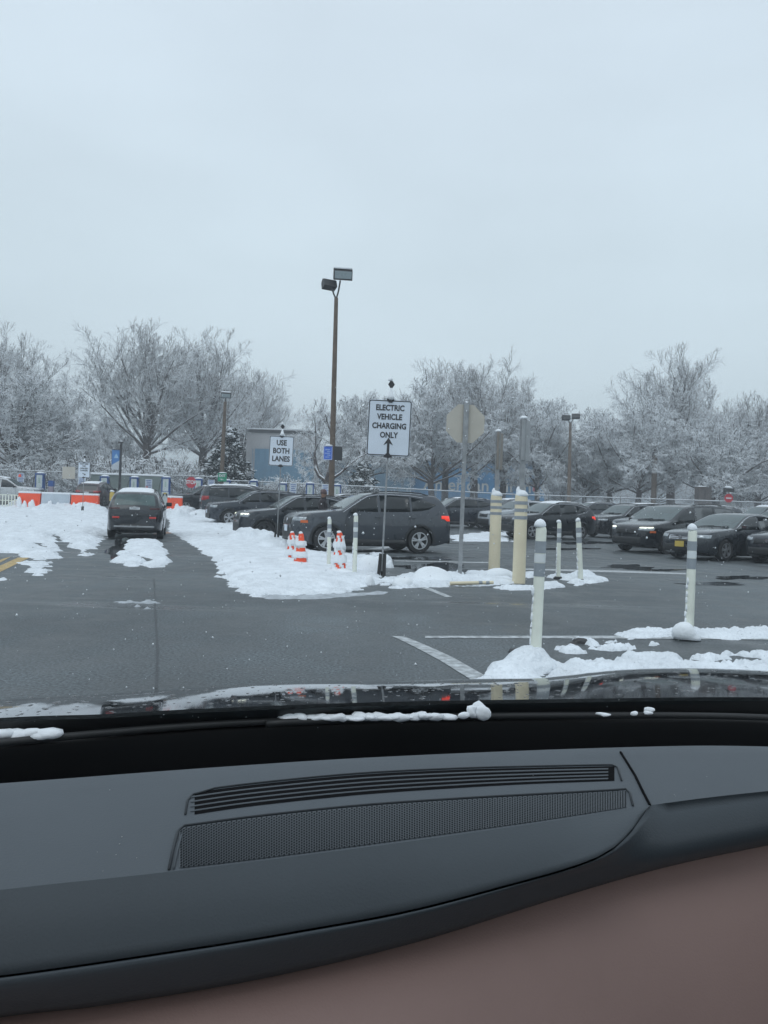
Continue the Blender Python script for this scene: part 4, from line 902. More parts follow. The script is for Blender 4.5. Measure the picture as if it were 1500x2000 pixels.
def car(spec, name, label, cat, p, heading, m, opts=()):
    """heading: degrees the nose turns from straight left toward the viewer"""
    c = Car(spec); t = thing(name, label, cat, p, heading, 'cars in the car park'); o = set(opts)
    key = spec['key'] + m.name
    if spec['key'] in BODY: me = BODY[spec['key']].copy(); me.materials.clear(); me.materials.append(m)
    else: me = body_mesh(c, m); BODY[spec['key']] = me
    b = bpy.data.objects.new('body', me); COL.objects.link(b); b.parent = t
    rim = RIMD if 'darkrim' in o else RIM
    for x in (c.xf, c.xr):
        for sg in (-1, 1): wheel(c, t, x, sg, rim, spec.get('spokes', 5))
    # wheel-arch liners are black inside; cladding along the sill
    for sg in (-1, 1):
        for (nm, cols) in c.windows:
            side_panel(c, cols, sg, .004).build(nm, CGLASS, t, True)
        if c.clad:
            for (a, bb) in ((c.xf - c.wr - .08, c.xr + c.wr + .08),):
                side_panel(c, [(a + (bb - a) * k / 8, c.clear - .0 + .02, c.clear + c.clad) for k in range(9)], sg, .010, 2).build('sill_trim', BLACKP, t, True)
            for x in (c.xf, c.xr):
                mb = MB(); rows = []
                for k in range(17):
                    a = PI * k / 16 * 1.12 - PI * .06; r0, r1 = c.wr + .048, c.wr + .048 + c.clad * .36; rw = []
                    for r_ in (r0, (r0 + r1) / 2, r1):
                        xx = x + r_ * math.cos(a); zz = c.wr + r_ * math.sin(a); rw.append((xx, sg * (c.side_y(xx, max(zz, c.clear + .02)) + .010), max(zz, c.clear + .02)))
                    rows.append(rw)
                mb.strip(rows); mb.build('arch_trim', BLACKP, t, True)
        if 'chrome' in o or c.trim:
            mb = MB(); pts = []
            for (x, z) in c.trimline: pts.append((x, sg * (c.side_y(x, z) + .008), z))
            mb.tube(pts, .011, 6); mb.build('window_trim', CHROME, t)
        # mirror
        x, z = c.mirror; y = c.side_y(x, z)
        mb = MB(); mb.rbox((x, sg * (y + .14), z + .03), (.12, .20, .14), .03); mb.box((x, sg * (y + .02), z - .03), (.06, .10, .04)); mb.build('mirror', m if 'bodymirror' in o else BLACKP, t)
        for dx in c.handles:
            zh = c.belt - .12; mb = MB(); mb.rbox((dx, sg * (c.side_y(dx, zh) + .022), zh), (.20, .03, .032), .008); mb.build('door_handle', CHROME if 'chromehandle' in o else m, t)
        # door shut lines
        for (x0, z0, x1, z1) in c.seams:
            mb = MB(); mb.tube([(x0 + (x1 - x0) * k / 6, sg * (c.side_y(x0 + (x1 - x0) * k / 6, z0 + (z1 - z0) * k / 6) + .0), z0 + (z1 - z0) * k / 6) for k in range(7)], .006, 4); mb.build('door_seam', SIGNK, t)
    top_panel(c, c.ws[0], c.ws[1], .075, .006).build('windscreen', WGLASS, t, True)
    rw = top_panel(c, c.rw[0], c.rw[1], .10, .006).build('rear_window', CGLASS, t, True)
    mb = MB(); mb.tube([(c.ws[0] + .05, -.5, c.top_z(c.ws[0] + .05, .5) + .02), (c.ws[0] - .05, .1, c.top_z(c.ws[0] - .05, .1) + .03)], .012, 5); mb.tube([(c.ws[0] + .05, .05, c.top_z(c.ws[0] + .05, .05) + .02), (c.ws[0] - .05, .6, c.top_z(c.ws[0] - .05, .6) + .03)], .012, 5); mb.build('wiper', BLACKP, t)
    # front: lamps, grille, intake, plate
    hz0, hz1 = c.head
    for sg in (-1, 1):
        w_ = c.W / 2; cols = [(sg * w_ * q, hz0 + (hz1 - hz0) * (.35 - .2 * (q - .5) / .45), hz1 + .02 * (q - .5)) for q in (.50, .60, .70, .78, .85, .90)]
        end_panel(c, cols, 1, .008).build('headlight', HEADL, t, True)
        if 'lit' in o:
            cols = [(sg * w_ * q, hz1 - .025 + .03 * (q - .5), hz1 + .01 + .04 * (q - .5)) for q in (.52, .62, .72, .82, .88)]
            end_panel(c, cols, 1, .014).build('running_light', HEADLIT, t, True)
        if 'amber' in o: side_panel(c, [(c.L / 2 * q, hz0 - .02, hz0 + .05) for q in (.84, .88, .92)], sg, .008, 1).build('side_marker', AMBER, t)
    gz0, gz1 = c.grille
    end_panel(c, [(c.W / 2 * q, gz0, gz1) for q in (-.44, -.3, -.15, 0, .15, .3, .44)], 1, .010).build('grille', CHROME if 'chromegrille' in o else BLACKP, t, True)
    if 'chromegrille' in o:
        for k in range(3): end_panel(c, [(c.W / 2 * q, gz0 + (gz1 - gz0) * (.2 + .28 * k), gz0 + (gz1 - gz0) * (.32 + .28 * k)) for q in (-.40, -.2, 0, .2, .40)], 1, .018, 1).build('grille_slot', SIGNK, t)
    end_panel(c, [(c.W / 2 * q, c.clear + .10, gz0 - .10) for q in (-.62, -.4, -.2, 0, .2, .4, .62)], 1, .010).build('air_intake', BLACKP, t, True)
    MB().lathe([(.055, 0), (.055, .02)], (c.end_x(0, (gz0 + gz1) / 2, 1) + .012, 0, (gz0 + gz1) / 2 + .02), 12, 'X').build('badge', CHROME, t)
    if 'plate' in o:
        x = c.end_x(0, gz0 - .08, 1) + .03; MB().rbox((x, 0, gz0 - .10), (.015, .32, .17), .004).build('licence_plate', YELLOW if 'yplate' in o else SIGNW, t)
    # rear
    tz0, tz1 = c.tail
    for sg in (-1, 1):
        cols = [(sg * c.W / 2 * q, tz0, tz1) for q in (.52, .64, .74, .82, .88)]
        end_panel(c, cols, -1, .010).build('tail_light', REDLIT if 'brake' in o else REDL, t, True)
        side_panel(c, [(-c.L / 2 * q, tz0 + (.06 if q < .9 else 0), tz1) for q in (.84, .88, .92, .95)], sg, .008, 2).build('tail_lamp_side', REDLIT if 'brake' in o else REDL, t, True)
    end_panel(c, [(c.W / 2 * q, c.clear + .08, c.clear + .30) for q in (-.8, -.4, 0, .4, .8)], -1, .010).build('rear_bumper_trim', BLACKP, t, True)
    x = c.end_x(0, tz0 + .02, -1) - .015; MB().rbox((x, 0, tz0 - .02), (.015, .32, .17), .004).build('rear_plate', WHITEP, t)
    if c.rails:
        for sg in (-1, 1):
            xs = np.linspace(c.rails[0], c.rails[1], 8); mb = MB(); mb.tube([(x, sg * (c.ring(x)[12][0] - .07), c.top_z(x, c.ring(x)[12][0] - .07) + (.035 if 0 < k < 7 else .0)) for k, x in enumerate(xs)], .016, 6); mb.build('roof_rail', BLACKP, t)
    if 'snow' in o or 'snowthin' in o:
        th = .06 if 'snow' in o else .025; x0, x1 = c.roof; mb = MB(); rows = []; rg = random.Random(int(p[0] * 10) + 3); nx_, ny_ = 16, 10
        for i in range(nx_ + 1):
            x = x0 + (x1 - x0) * i / nx_; hw = c.ring(x)[12][0] - .05; r = []
            for k in range(ny_ + 1):
                y = hw * (2 * k / ny_ - 1); edge = min(1, min(i, nx_ - i, k, ny_ - k) * .9); r.append((x, y, c.top_z(x, y) - .01 + edge * th * (1 + rg.uniform(-.25, .25))))
            rows.append(r)
        mb.strip(rows); mb.build('roof_snow', SNOW, t, True)
    MB().box((0, 0, c.clear + .02), (c.L * .72, c.W * .6, .10)).build('underbody', BLACKP, t)
    return t
BODY = {}
def KIDS_OF(t): return [q for q in COL.objects if q.parent == t]
def W_(cols): return cols
SUV = dict(key='suv', L=4.60, W=1.86, belt=1.06, tumble=.36, clear=.20, wr=.355, xf=1.42, xr=-1.27, clad=.17, trim=True, spokes=5,
    top=[(2.30, .70), (2.27, .84), (2.20, .96), (2.05, 1.03), (1.75, 1.07), (1.30, 1.12), (.98, 1.17), (.60, 1.40), (.28, 1.58), (0, 1.64), (-.5, 1.675), (-1.1, 1.67), (-1.6, 1.635), (-1.88, 1.59), (-2.08, 1.36), (-2.20, 1.12), (-2.27, .95), (-2.30, .70)],
    windows=[('front_window', [(.93, 1.075, 1.10), (.72, 1.07, 1.23), (.45, 1.07, 1.40), (.25, 1.07, 1.505), (.02, 1.07, 1.56), (-.02, 1.07, 1.565)]), ('rear_side_window', [(-.10, 1.075, 1.57), (-.4, 1.08, 1.585), (-.75, 1.09, 1.575), (-.98, 1.10, 1.56)]), ('quarter_window', [(-1.04, 1.11, 1.555), (-1.3, 1.13, 1.52), (-1.55, 1.18, 1.46), (-1.78, 1.30, 1.37)])],
    trimline=[(.98, 1.09), (.72, 1.26), (.45, 1.43), (.25, 1.54), (0, 1.59), (-.4, 1.61), (-1.0, 1.60), (-1.4, 1.555)], mirror=(.72, 1.12), handles=(-.02, -1.02),
    seams=[(.88, 1.05, .92, .45), (-.06, 1.06, -.06, .35), (-1.0, 1.08, -.92, .6)], ws=(.98, .30), rw=(-1.90, -2.18), head=(.80, .93), grille=(.72, .92), tail=(.92, 1.07), rails=(.1, -1.6), roof=(.15, -1.75))
CUV = dict(SUV, key='cuv', L=4.35, W=1.80, xf=1.32, xr=-1.22, top=[(2.17, .68), (2.14, .82), (2.07, .94), (1.92, 1.01), (1.6, 1.06), (1.15, 1.11), (.88, 1.16), (.5, 1.39), (.2, 1.56), (-.1, 1.62), (-.6, 1.645), (-1.1, 1.62), (-1.55, 1.56), (-1.78, 1.48), (-1.98, 1.25), (-2.09, 1.05), (-2.15, .9), (-2.175, .68)], ws=(.9, .22), rw=(-1.80, -2.06), rails=(0, -1.5), roof=(.1, -1.6),
    windows=[('front_window', [(.83, 1.075, 1.10), (.62, 1.07, 1.23), (.35, 1.07, 1.40), (.15, 1.07, 1.50), (-.06, 1.07, 1.54), (-.1, 1.07, 1.545)]), ('rear_side_window', [(-.18, 1.08, 1.555), (-.5, 1.09, 1.56), (-.8, 1.11, 1.545), (-.98, 1.13, 1.53)]), ('quarter_window', [(-1.04, 1.14, 1.52), (-1.3, 1.18, 1.46), (-1.5, 1.25, 1.40), (-1.66, 1.32, 1.36)])],
    trimline=[(.88, 1.09), (.62, 1.26), (.35, 1.42), (.15, 1.53), (-.1, 1.57), (-.5, 1.585), (-1.0, 1.56), (-1.5, 1.45), (-1.68, 1.34), (-1.5, 1.22), (-1.0, 1.11)], seams=[(.8, 1.05, .84, .45), (-.14, 1.06, -.14, .35), (-.98, 1.1, -.88, .6)], handles=(-.1, -1.0), mirror=(.64, 1.12))
BIG = dict(SUV, key='big', L=5.0, W=1.96, belt=1.14, wr=.385, xf=1.50, xr=-1.42, tumble=.26, clad=.12, top=[(2.5, .75), (2.47, .95), (2.40, 1.08), (2.2, 1.13), (1.8, 1.17), (1.4, 1.2), (1.1, 1.24), (.75, 1.48), (.42, 1.70), (.1, 1.77), (-.5, 1.80), (-1.2, 1.80), (-1.9, 1.78), (-2.2, 1.72), (-2.36, 1.45), (-2.44, 1.2), (-2.48, 1.0), (-2.5, .75)], ws=(1.12, .45), rw=(-2.22, -2.42), rails=(.2, -2.0), roof=(.3, -2.1),
    windows=[('front_window', [(1.05, 1.155, 1.18), (.85, 1.15, 1.32), (.6, 1.15, 1.48), (.4, 1.15, 1.60), (.1, 1.15, 1.66), (.06, 1.15, 1.665)]), ('rear_side_window', [(-.02, 1.15, 1.67), (-.5, 1.16, 1.69), (-.95, 1.16, 1.69), (-1.0, 1.16, 1.69)]), ('quarter_window', [(-1.08, 1.17, 1.69), (-1.6, 1.18, 1.68), (-2.0, 1.20, 1.64), (-2.1, 1.24, 1.60)])],
    trimline=[(1.1, 1.17), (.85, 1.35), (.6, 1.51), (.4, 1.63), (.1, 1.69), (-.5, 1.715), (-1.2, 1.715), (-2.0, 1.67)], mirror=(.86, 1.2), handles=(.1, -1.0), seams=[(1.0, 1.13, 1.02, .5), (.02, 1.13, .02, .4), (-1.04, 1.14, -.98, .6)], head=(.88, 1.04), grille=(.76, 1.02), tail=(.98, 1.22))
VAN = dict(SUV, key='van', L=5.2, W=1.99, belt=1.07, wr=.35, xf=1.62, xr=-1.38, tumble=.30, clad=0, top=[(2.6, .68), (2.57, .82), (2.48, .93), (2.3, .99), (2.0, 1.04), (1.62, 1.10), (1.38, 1.16), (.95, 1.40), (.5, 1.62), (.1, 1.70), (-.5, 1.735), (-1.3, 1.73), (-1.9, 1.70), (-2.25, 1.64), (-2.42, 1.42), (-2.53, 1.15), (-2.58, .95), (-2.6, .68)], ws=(1.42, .5), rw=(-2.27, -2.5), rails=(.1, -1.9), roof=(.3, -2.1),
    windows=[('front_window', [(1.36, 1.075, 1.10), (1.1, 1.07, 1.26), (.8, 1.07, 1.43), (.5, 1.07, 1.54), (.2, 1.07, 1.60), (.16, 1.07, 1.605)]), ('rear_side_window', [(.06, 1.08, 1.615), (-.4, 1.09, 1.635), (-.9, 1.10, 1.635), (-1.0, 1.10, 1.635)]), ('quarter_window', [(-1.08, 1.11, 1.635), (-1.6, 1.13, 1.62), (-2.0, 1.18, 1.58), (-2.2, 1.26, 1.52)])],
    trimline=[(1.3, 1.055), (.8, 1.055), (.2, 1.055), (-.4, 1.065), (-1.0, 1.07), (-1.6, 1.08)], mirror=(1.1, 1.1), handles=(.25, -.1), seams=[(1.25, 1.04, 1.3, .45), (.12, 1.06, .12, .35), (-1.04, 1.08, -1.0, .6)], head=(.74, .90), grille=(.66, .86), tail=(.98, 1.18))
SEDAN = dict(SUV, key='sedan', L=4.88, W=1.85, belt=.95, wr=.325, xf=1.48, xr=-1.32, tumble=.42, clear=.16, clad=0, top=[(2.44, .58), (2.41, .70), (2.32, .80), (2.1, .86), (1.7, .92), (1.25, .965), (1.0, 1.0), (.55, 1.22), (.12, 1.40), (-.2, 1.45), (-.6, 1.455), (-1.0, 1.40), (-1.4, 1.25), (-1.8, 1.06), (-2.1, 1.03), (-2.3, 1.0), (-2.4, .85), (-2.44, .6)], ws=(1.02, .14), rw=(-1.02, -1.74), rails=None, roof=(0, -.9),
    windows=[('front_window', [(.92, .965, .985), (.65, .96, 1.12), (.35, .96, 1.26), (.1, .96, 1.345), (-.12, .96, 1.375), (-.16, .96, 1.375)]), ('rear_side_window', [(-.24, .97, 1.375), (-.6, .975, 1.37), (-.95, .985, 1.31), (-1.1, .995, 1.27)]), ('quarter_window', [(-1.14, 1.0, 1.25), (-1.3, 1.01, 1.17), (-1.45, 1.03, 1.10)])],
    trimline=[(.97, .98), (.65, 1.15), (.35, 1.29), (.1, 1.375), (-.2, 1.405), (-.6, 1.395), (-1.0, 1.33), (-1.35, 1.19), (-1.5, 1.06)], mirror=(.72, 1.0), handles=(-.05, -.98), seams=[(.9, .95, .95, .4), (-.2, .95, -.2, .3), (-1.14, .98, -.98, .5)], head=(.62, .77), grille=(.58, .74), tail=(.78, .95))

for S_, dz_ in ((SUV, .055), (CUV, .04)):
    S_['windows'] = [(n_, [(x, a + dz_, b) for x, a, b in c_ if b > a + dz_ + .005]) for n_, c_ in S_['windows']]; S_['belt'] = 1.10
def park(spec, name, label, cat, px, d, th, m, *opts, right=False, scale=1.0, dz=0):
    p = PX(px, d); p.z += dz; th = R(th)
    fx, fy = (-math.cos(th), -math.sin(th)) if not right else (math.cos(th), math.sin(th))
    t = car(spec, name, label, cat, p, math.atan2(fy, fx), m, opts); t.scale = (scale,) * 3
    # pitch with the slope of the ground
    n = Vector((-(terrain(p.x + 1, p.y) - terrain(p.x - 1, p.y)) / 2, -(terrain(p.x, p.y + 1) - terrain(p.x, p.y - 1)) / 2, 1)).normalized()
    q = Vector((0, 0, 1)).rotation_difference(n) @ Quaternion((0, 0, 1), math.atan2(fy, fx)); t.rotation_euler = q.to_euler()
    return t
park(SUV, 'parked_car', 'slate grey crossover with silver wheels and lit brake light, beside the large white sign', 'car', 714, 22.5, 20, P_GREY, 'brake', 'plate', 'amber', scale=1.03)
park(dict(SUV, key='cuv'), 'parked_car', 'dark crossover with a slim lit headlight, half hidden behind the slate grey crossover', 'car', 585, 27.5, 24, P_DGREY, 'lit', 'darkrim') if False else None
park(CUV, 'parked_car', 'dark crossover with a slim lit headlight, half hidden behind the slate grey crossover', 'car', 575, 28.2, 22, P_DGREY, 'lit', 'darkrim')
park(SUV, 'parked_car', 'blackish navy crossover with star-shaped bright wheels behind the USE BOTH LANES sign', 'car', 497, 37.5, 22, P_NAVY, 'plate')
park(BIG, 'parked_car', 'large dark wagon with thin snow on its roof, tail toward the lane', 'car', 478, 43.5, 18, P_DGREY, 'snow', right=True)
park(BIG, 'parked_car', 'dark vehicle with a thick white roof of snow behind the large dark wagon', 'car', 492, 49, 12, P_NAVY, 'snow', right=True)
park(BIG, 'parked_car', 'black vehicle peeping out between the short orange barrier and the large dark wagon', 'car', 402, 50, 24, P_BLACK, 'snowthin', scale=.95)
park(SUV, 'parked_car', 'black crossover with chrome window edging, right behind the slate grey crossover', 'car', 888, 43, 14, P_NAVY, 'snowthin', 'plate')
park(CUV, 'parked_car', 'white car mostly hidden behind the two cream bollards', 'car', 1010, 41.5, 24, P_SILVER, 'snowthin')
park(CUV, 'parked_car', 'black compact crossover with a thick cap of snow, behind the taller cream bollard', 'car', 1067, 35.0, 22, P_BLACK, 'snow', 'brake')
park(SUV, 'parked_car', 'black crossover right of the one with a thick snow cap', 'car', 1222, 38.5, 26, P_BLACK)
park(SUV, 'parked_car', 'dark grey crossover just behind the black minivan', 'car', 1290, 33, 30, P_GREY, 'darkrim', dz=0)
park(VAN, 'parked_minivan', 'black minivan with one lit headlight, left of the sedan with a yellow plate', 'minivan', 1318, 28.2, 31, P_BLACK, 'lit', 'amber', 'darkrim', 'trimoff')
park(SEDAN, 'parked_sedan', 'black sedan with chrome grille and yellow front plate', 'car', 1425, 24.6, 31, P_DGREY, 'plate', 'yplate', 'chromegrille', 'bodymirror')
park(SEDAN, 'parked_sedan', 'dark sedan cut off by the right edge of the photo', 'car', 1590, 23.4, 31, P_DGREY, 'bodymirror')
park(SUV, 'parked_car', 'snowy roofed pale car at the far right behind the sedans', 'car', 1530, 33, 28, P_SILVER, 'snow')
park(BIG, 'parked_car', 'black vehicle with a snowy hood far behind on the right', 'car', 1495, 46, 10, P_BLACK, 'snow')
park(SUV, 'parked_car', 'snow capped car right of the small red sign', 'car', 1375, 44, 20, P_DGREY, 'snow')
park(SUV, 'parked_car', 'snow capped car in the far row behind the minivan', 'car', 1240, 47, 20, P_DGREY, 'snow')
park(SEDAN, 'parked_sedan', 'snow covered low car in the far row between grey crossover and chrome edged crossover', 'car', 870, 53, 12, P_BLACK, 'snow')
park(SUV, 'parked_car', 'dark car with a snow streaked roof in the far row behind the bollards', 'car', 985, 52, 16, P_DGREY, 'snow')
park(SUV, 'parked_car', 'dark car in the far row right of the right lamp post', 'car', 1150, 54, 14, P_NAVY, 'snowthin')
park(SUV, 'parked_car', 'dark car in the far row behind the man in the beanie', 'car', 660, 34, 16, P_BLACK, 'snowthin')
park(CUV, 'parked_car', 'small dark car with a snowy roof seen from behind, right of the left barriers', 'car', 191, 55, -90 + 180, P_MAROON, 'snow', right=True)
park(BIG, 'parked_car', 'white car with a red roof light and snow, behind the low white fence', 'car', 8, 53, 10, P_WHITE, 'snow', right=True)
# ---- the black crossover ahead, seen from behind
t = park(dict(CUV, key='ahead', L=4.30, W=1.80, wr=.35, clear=.22, clad=0, tail=(1.00, 1.05), tumble=.46), 'driving_car', 'black crossover driving ahead in the lane, seen from behind', 'car', 270, 27.2, 104, P_BLACK, 'snow', right=True, scale=1.0)
c = Car(dict(CUV, L=4.30, W=1.80, clear=.22, clad=0, tumble=.46))
for q in KIDS_OF(t):
    if q.name.startswith('tail_l'): q.data.materials[0] = mat('tail_smoked', (.06, .012, .014), .25, noise=(9, .1))
    if q.name.startswith('rear_window'): q.data.materials[0] = mat('rear_glass_pale', (.075, .115, .115), .08, noise=(3, .35))  # opaque glass; lighter base colour stands in for light seen through the cabin
REDDIM = mat('brake_dim', (.30, .02, .02), .3, emis=(1, .08, .05), es=.12)
end_panel(c, [(c.W / 2 * q, .40, .46) for q in (-.7, -.4, 0, .4, .7)], -1, .03).build('silver_skid_trim', GALV, t, True)
for sg in (-1, 1): end_panel(c, [(sg * c.W / 2 * q, .70, .76) for q in (.52, .6, .68, .76)], -1, .016).build('lower_tail_light', REDDIM, t, True)
x = c.end_x(0, .98, -1) - .03
MB().prism([(-.13, -.02), (-.04, -.02), (-.04, -.035), (.04, -.035), (.04, -.02), (.13, -.02), (.12, .02), (.04, .02), (.04, .035), (-.04, .035), (-.04, .02), (-.12, .02)], .012, 'YZ', x).build('badge', CHROME, t, loc=(0, 0, 1.06))
for k in range(7): MB().box((x - .012, -.12 + k * .04, .90), (.004, .022, .07)).build('plate_character', SIGNK, t)
tag(MB().lathe([(.10, 0), (.09, .08), (.07, .18), (.02, .2)], n=12).build('roof_light', ORANGE, loc=(PX(37, 53).x, 53, terrain(PX(37, 53).x, 53) + 1.86)), 'small red and white roof light standing on the white car', 'roof light')

# ------------------------------------------------------------------ the man
def person(p, label, rz):
    t = thing('person', label, 'person', p, rz)
    J = [(0, 0, .95), (0, 0, 1.12), (0, .02, 1.30), (0, .02, 1.46), (0, 0, 1.53), (0, -.02, 1.60), (0, -.02, 1.70), (0, -.01, 1.76),
         (-.10, 0, .90), (-.11, -.02, .50), (-.11, .04, .09), (-.11, -.12, .04), (.10, 0, .90), (.12, -.02, .50), (.12, .05, .09), (.12, -.11, .04),
         (-.19, .01, 1.42), (-.24, -.06, 1.16), (-.14, -.30, 1.12), (-.11, -.38, 1.13), (.19, .01, 1.42), (.25, -.08, 1.18), (.16, -.33, 1.16), (.13, -.41, 1.17)]
    E = [(0,1),(1,2),(2,3),(3,4),(4,5),(5,6),(6,7),(0,8),(8,9),(9,10),(10,11),(0,12),(12,13),(13,14),(14,15),(3,16),(16,17),(17,18),(18,19),(3,20),(20,21),(21,22),(22,23)]
    r = [.15,.155,.175,.13,.055,.075,.10,.075,.10,.065,.045,.035,.10,.065,.045,.035,.075,.055,.042,.03,.075,.055,.042,.03]
    me = bpy.data.meshes.new('skin'); me.from_pydata(J, E, []); o = bpy.data.objects.new('skin', me); COL.objects.link(o)
    md = o.modifiers.new('s', 'SKIN'); me.skin_vertices or None
    bm = bmesh.new(); bm.from_mesh(me); sl = bm.verts.layers.skin.verify(); bm.verts.ensure_lookup_table()
    for i, v in enumerate(bm.verts): v[sl].radius = (r[i], r[i] * (.8 if i < 4 else 1)); v[sl].use_root = (i == 0)
    bm.to_mesh(me); bm.free(); sb = o.modifiers.new('u', 'SUBSURF'); sb.levels = 2; sb.render_levels = 2
    dg = bpy.context.evaluated_depsgraph_get(); res = bpy.data.meshes.new_from_object(o.evaluated_get(dg)); bpy.data.objects.remove(o); res.shade_smooth()
    res.materials.clear()
    SK = mat('skin_tone', (.34, .19, .13), .55, noise=(9, .1)); JK = mat('dark_jacket', (.030, .024, .028), .75, noise=(8, .3), bump=(12, .4, .02)); TR = mat('dark_trousers', (.02, .022, .03), .8, noise=(6, .2))
    for m_ in (JK, SK, TR): res.materials.append(m_)
    for f in res.polygons:
        z = f.center.z; x = abs(f.center.x)
        f.material_index = 1 if (z > 1.53 or f.center.y < -.37) else (2 if z < .90 else 0)
    b = bpy.data.objects.new('body', res); COL.objects.link(b); b.parent = t
    # face, beanie, collar, hands
    mb = MB(); mb.lathe([(.103, 1.70), (.106, 1.74), (.095, 1.79), (.06, 1.83), (.0, 1.845)], (0, -.015, 0), 16); mb.build('beanie', mat('beanie_wool', (.13, .085, .085), .9, noise=(20, .3)), t, True)
    mb = MB(); mb.lathe([(.110, 1.69), (.112, 1.725), (.104, 1.735)], (0, -.015, 0), 16); mb.build('beanie_cuff', mat('beanie_cuff', (.10, .07, .07), .9, noise=(20, .3)), t, True)
    MB().blob((0, -.125, 1.655), (.016, .022, .025), 1, .05, 1, False).build('nose', SK, t, True)
    for s in (-1, 1):
        MB().blob((s * .035, -.112, 1.685), (.012, .008, .007), 1, .02, 1, False).build('eye', SIGNK, t); MB().blob((s * .105, -.01, 1.665), (.012, .022, .032), 1, .05, 1, False).build('ear', SK, t, True)
    MB().blob((0, -.108, 1.62), (.028, .01, .007), 1, .02, 1, False).build('mouth', mat('lips', (.16, .07, .06), .6, noise=(5, .1)), t)
    MB().blob((0, -.085, 1.59), (.06, .035, .045), 1, .08, 2, False).build('beard', mat('grey_beard', (.14, .12, .11), .9, noise=(30, .3)), t, True)
    MB().lathe([(.095, 1.48), (.09, 1.56), (.085, 1.57)], (0, -.005, 0), 14).build('collar', JK, t)
    for (sx, hx, hy, hz) in ((-1, -.11, -.39, 1.13), (1, .13, -.42, 1.17)):
        mb = MB(); mb.rbox((hx, hy - .03, hz), (.075, .085, .035), .014)
        for k in range(4): l = (.065, .075, .07, .055)[k]; x = hx + (-.03 + k * .02); mb.tube([(x, hy - .07, hz), (x, hy - .07 - l * .6, hz - .005), (x, hy - .07 - l * .85, hz - .03)], [.010, .0095, .007], 6)
        mb.tube([(hx - sx * .035, hy - .02, hz), (hx - sx * .06, hy - .05, hz + .005), (hx - sx * .055, hy - .085, hz)], [.012, .011, .008], 6); mb.build('hand', SK, t, True)
    return t
pp = PX(628, 25.2); person(pp, 'man in dark jacket and brown beanie reaching over the slate grey crossover', R(78))
# ------------------------------------------------------------------ trees
def nrm(v): return v / (np.linalg.norm(v, axis=-1, keepdims=True) + 1e-9)
def grow(rs, P, D, L, r0, r1, nseg, wander, trop):
    N = len(P); nodes = np.zeros((N, nseg + 1, 3)); dirs = np.zeros((N, nseg + 1, 3)); nodes[:, 0] = P; d = nrm(D); dirs[:, 0] = d
    for s in range(nseg):
        d = nrm(d + rs.normal(size=(N, 3)) * wander + np.array([0, 0, 1.0]) * trop); nodes[:, s + 1] = nodes[:, s] + d * (L / nseg)[:, None]; dirs[:, s + 1] = d
    t = np.linspace(0, 1, nseg + 1)[None, :]; rad = r0[:, None] * (1 - t) + r1[:, None] * t
    return nodes, dirs, rad
def spawn(rs, nodes, dirs, rad, L, nc, t0, ang, ratio, rr, up=0.0, crowd=0.35):
    N, S, _ = nodes.shape; tt = t0 + (1 - t0) * (np.arange(nc)[None, :] + rs.rand(N, nc)) / nc; f = tt * (S - 1); i = np.minimum(f.astype(int), S - 2); u = (f - i)[..., None]
    ar = np.arange(N)[:, None]; P = nodes[ar, i] * (1 - u) + nodes[ar, i + 1] * u; d = dirs[ar, i + 1]; r = rad[ar, i] * (1 - u[..., 0]) + rad[ar, i + 1] * u[..., 0]
    q = rs.normal(size=d.shape); q[..., 2] += up; q = nrm(q - d * (q * d).sum(-1, keepdims=True)); a = np.radians(rs.uniform(ang[0], ang[1], size=tt.shape))[..., None]
    D = d * np.cos(a) + q * np.sin(a); LL = L[:, None] * ratio * (1 - crowd * tt) * rs.uniform(.7, 1.25, size=tt.shape)
    return P.reshape(-1, 3), D.reshape(-1, 3), LL.ravel(), np.minimum(r.ravel() * rr, .9 * r.ravel())
def tubes(sets, sides):
    Vs, Fs = [], []; base = 0
    for (nodes, dirs, rad), k in zip(sets, sides):
        N, S, _ = nodes.shape; ref = np.where(np.abs(dirs[..., 2:3]) > .9, np.array([1.0, 0, 0]), np.array([0, 0, 1.0])); a = nrm(np.cross(dirs, ref)); b = np.cross(dirs, a)
        th = np.arange(k) / k * 2 * PI + .5; ring = nodes[:, :, None, :] + rad[:, :, None, None] * (a[:, :, None, :] * np.cos(th)[None, None, :, None] + b[:, :, None, :] * np.sin(th)[None, None, :, None])
        Vs.append(ring.reshape(-1, 3)); I = np.arange(N * S * k).reshape(N, S, k) + base; J = np.roll(I, -1, axis=2)
        Fs.append(np.stack([I[:, :-1], J[:, :-1], J[:, 1:], I[:, 1:]], -1).reshape(-1, 4)); base += N * S * k
    return np.concatenate(Vs), np.concatenate(Fs)
def limbs(rs, n, Ht, z0, z1, th0, th1, rx, rz, zc, frac):
    """main limbs that reach for a domed crown"""
    P = []; D = []; L = []
    for i in range(n):
        u = (i + rs.uniform(-.3, .3)) / n; u = min(1, max(0, u)); th = R(th0 + (th1 - th0) * u); ph = i * 2.39996 + rs.uniform(-.5, .5); z = (z1 + (z0 - z1) * u) * Ht
        d = np.array([math.sin(th) * math.cos(ph), math.sin(th) * math.sin(ph), math.cos(th)]); p = np.array([0, 0, z])
        a = (d[0] ** 2 + d[1] ** 2) / (rx * Ht) ** 2 + d[2] ** 2 / (rz * Ht) ** 2; b = 2 * d[2] * (z - zc * Ht) / (rz * Ht) ** 2; c = (z - zc * Ht) ** 2 / (rz * Ht) ** 2 - 1
        t = (-b + math.sqrt(max(0, b * b - 4 * a * c))) / (2 * a); P.append(p); D.append(d); L.append(t * frac * rs.uniform(.92, 1.04))
    return np.array(P), np.array(D), np.array(L)
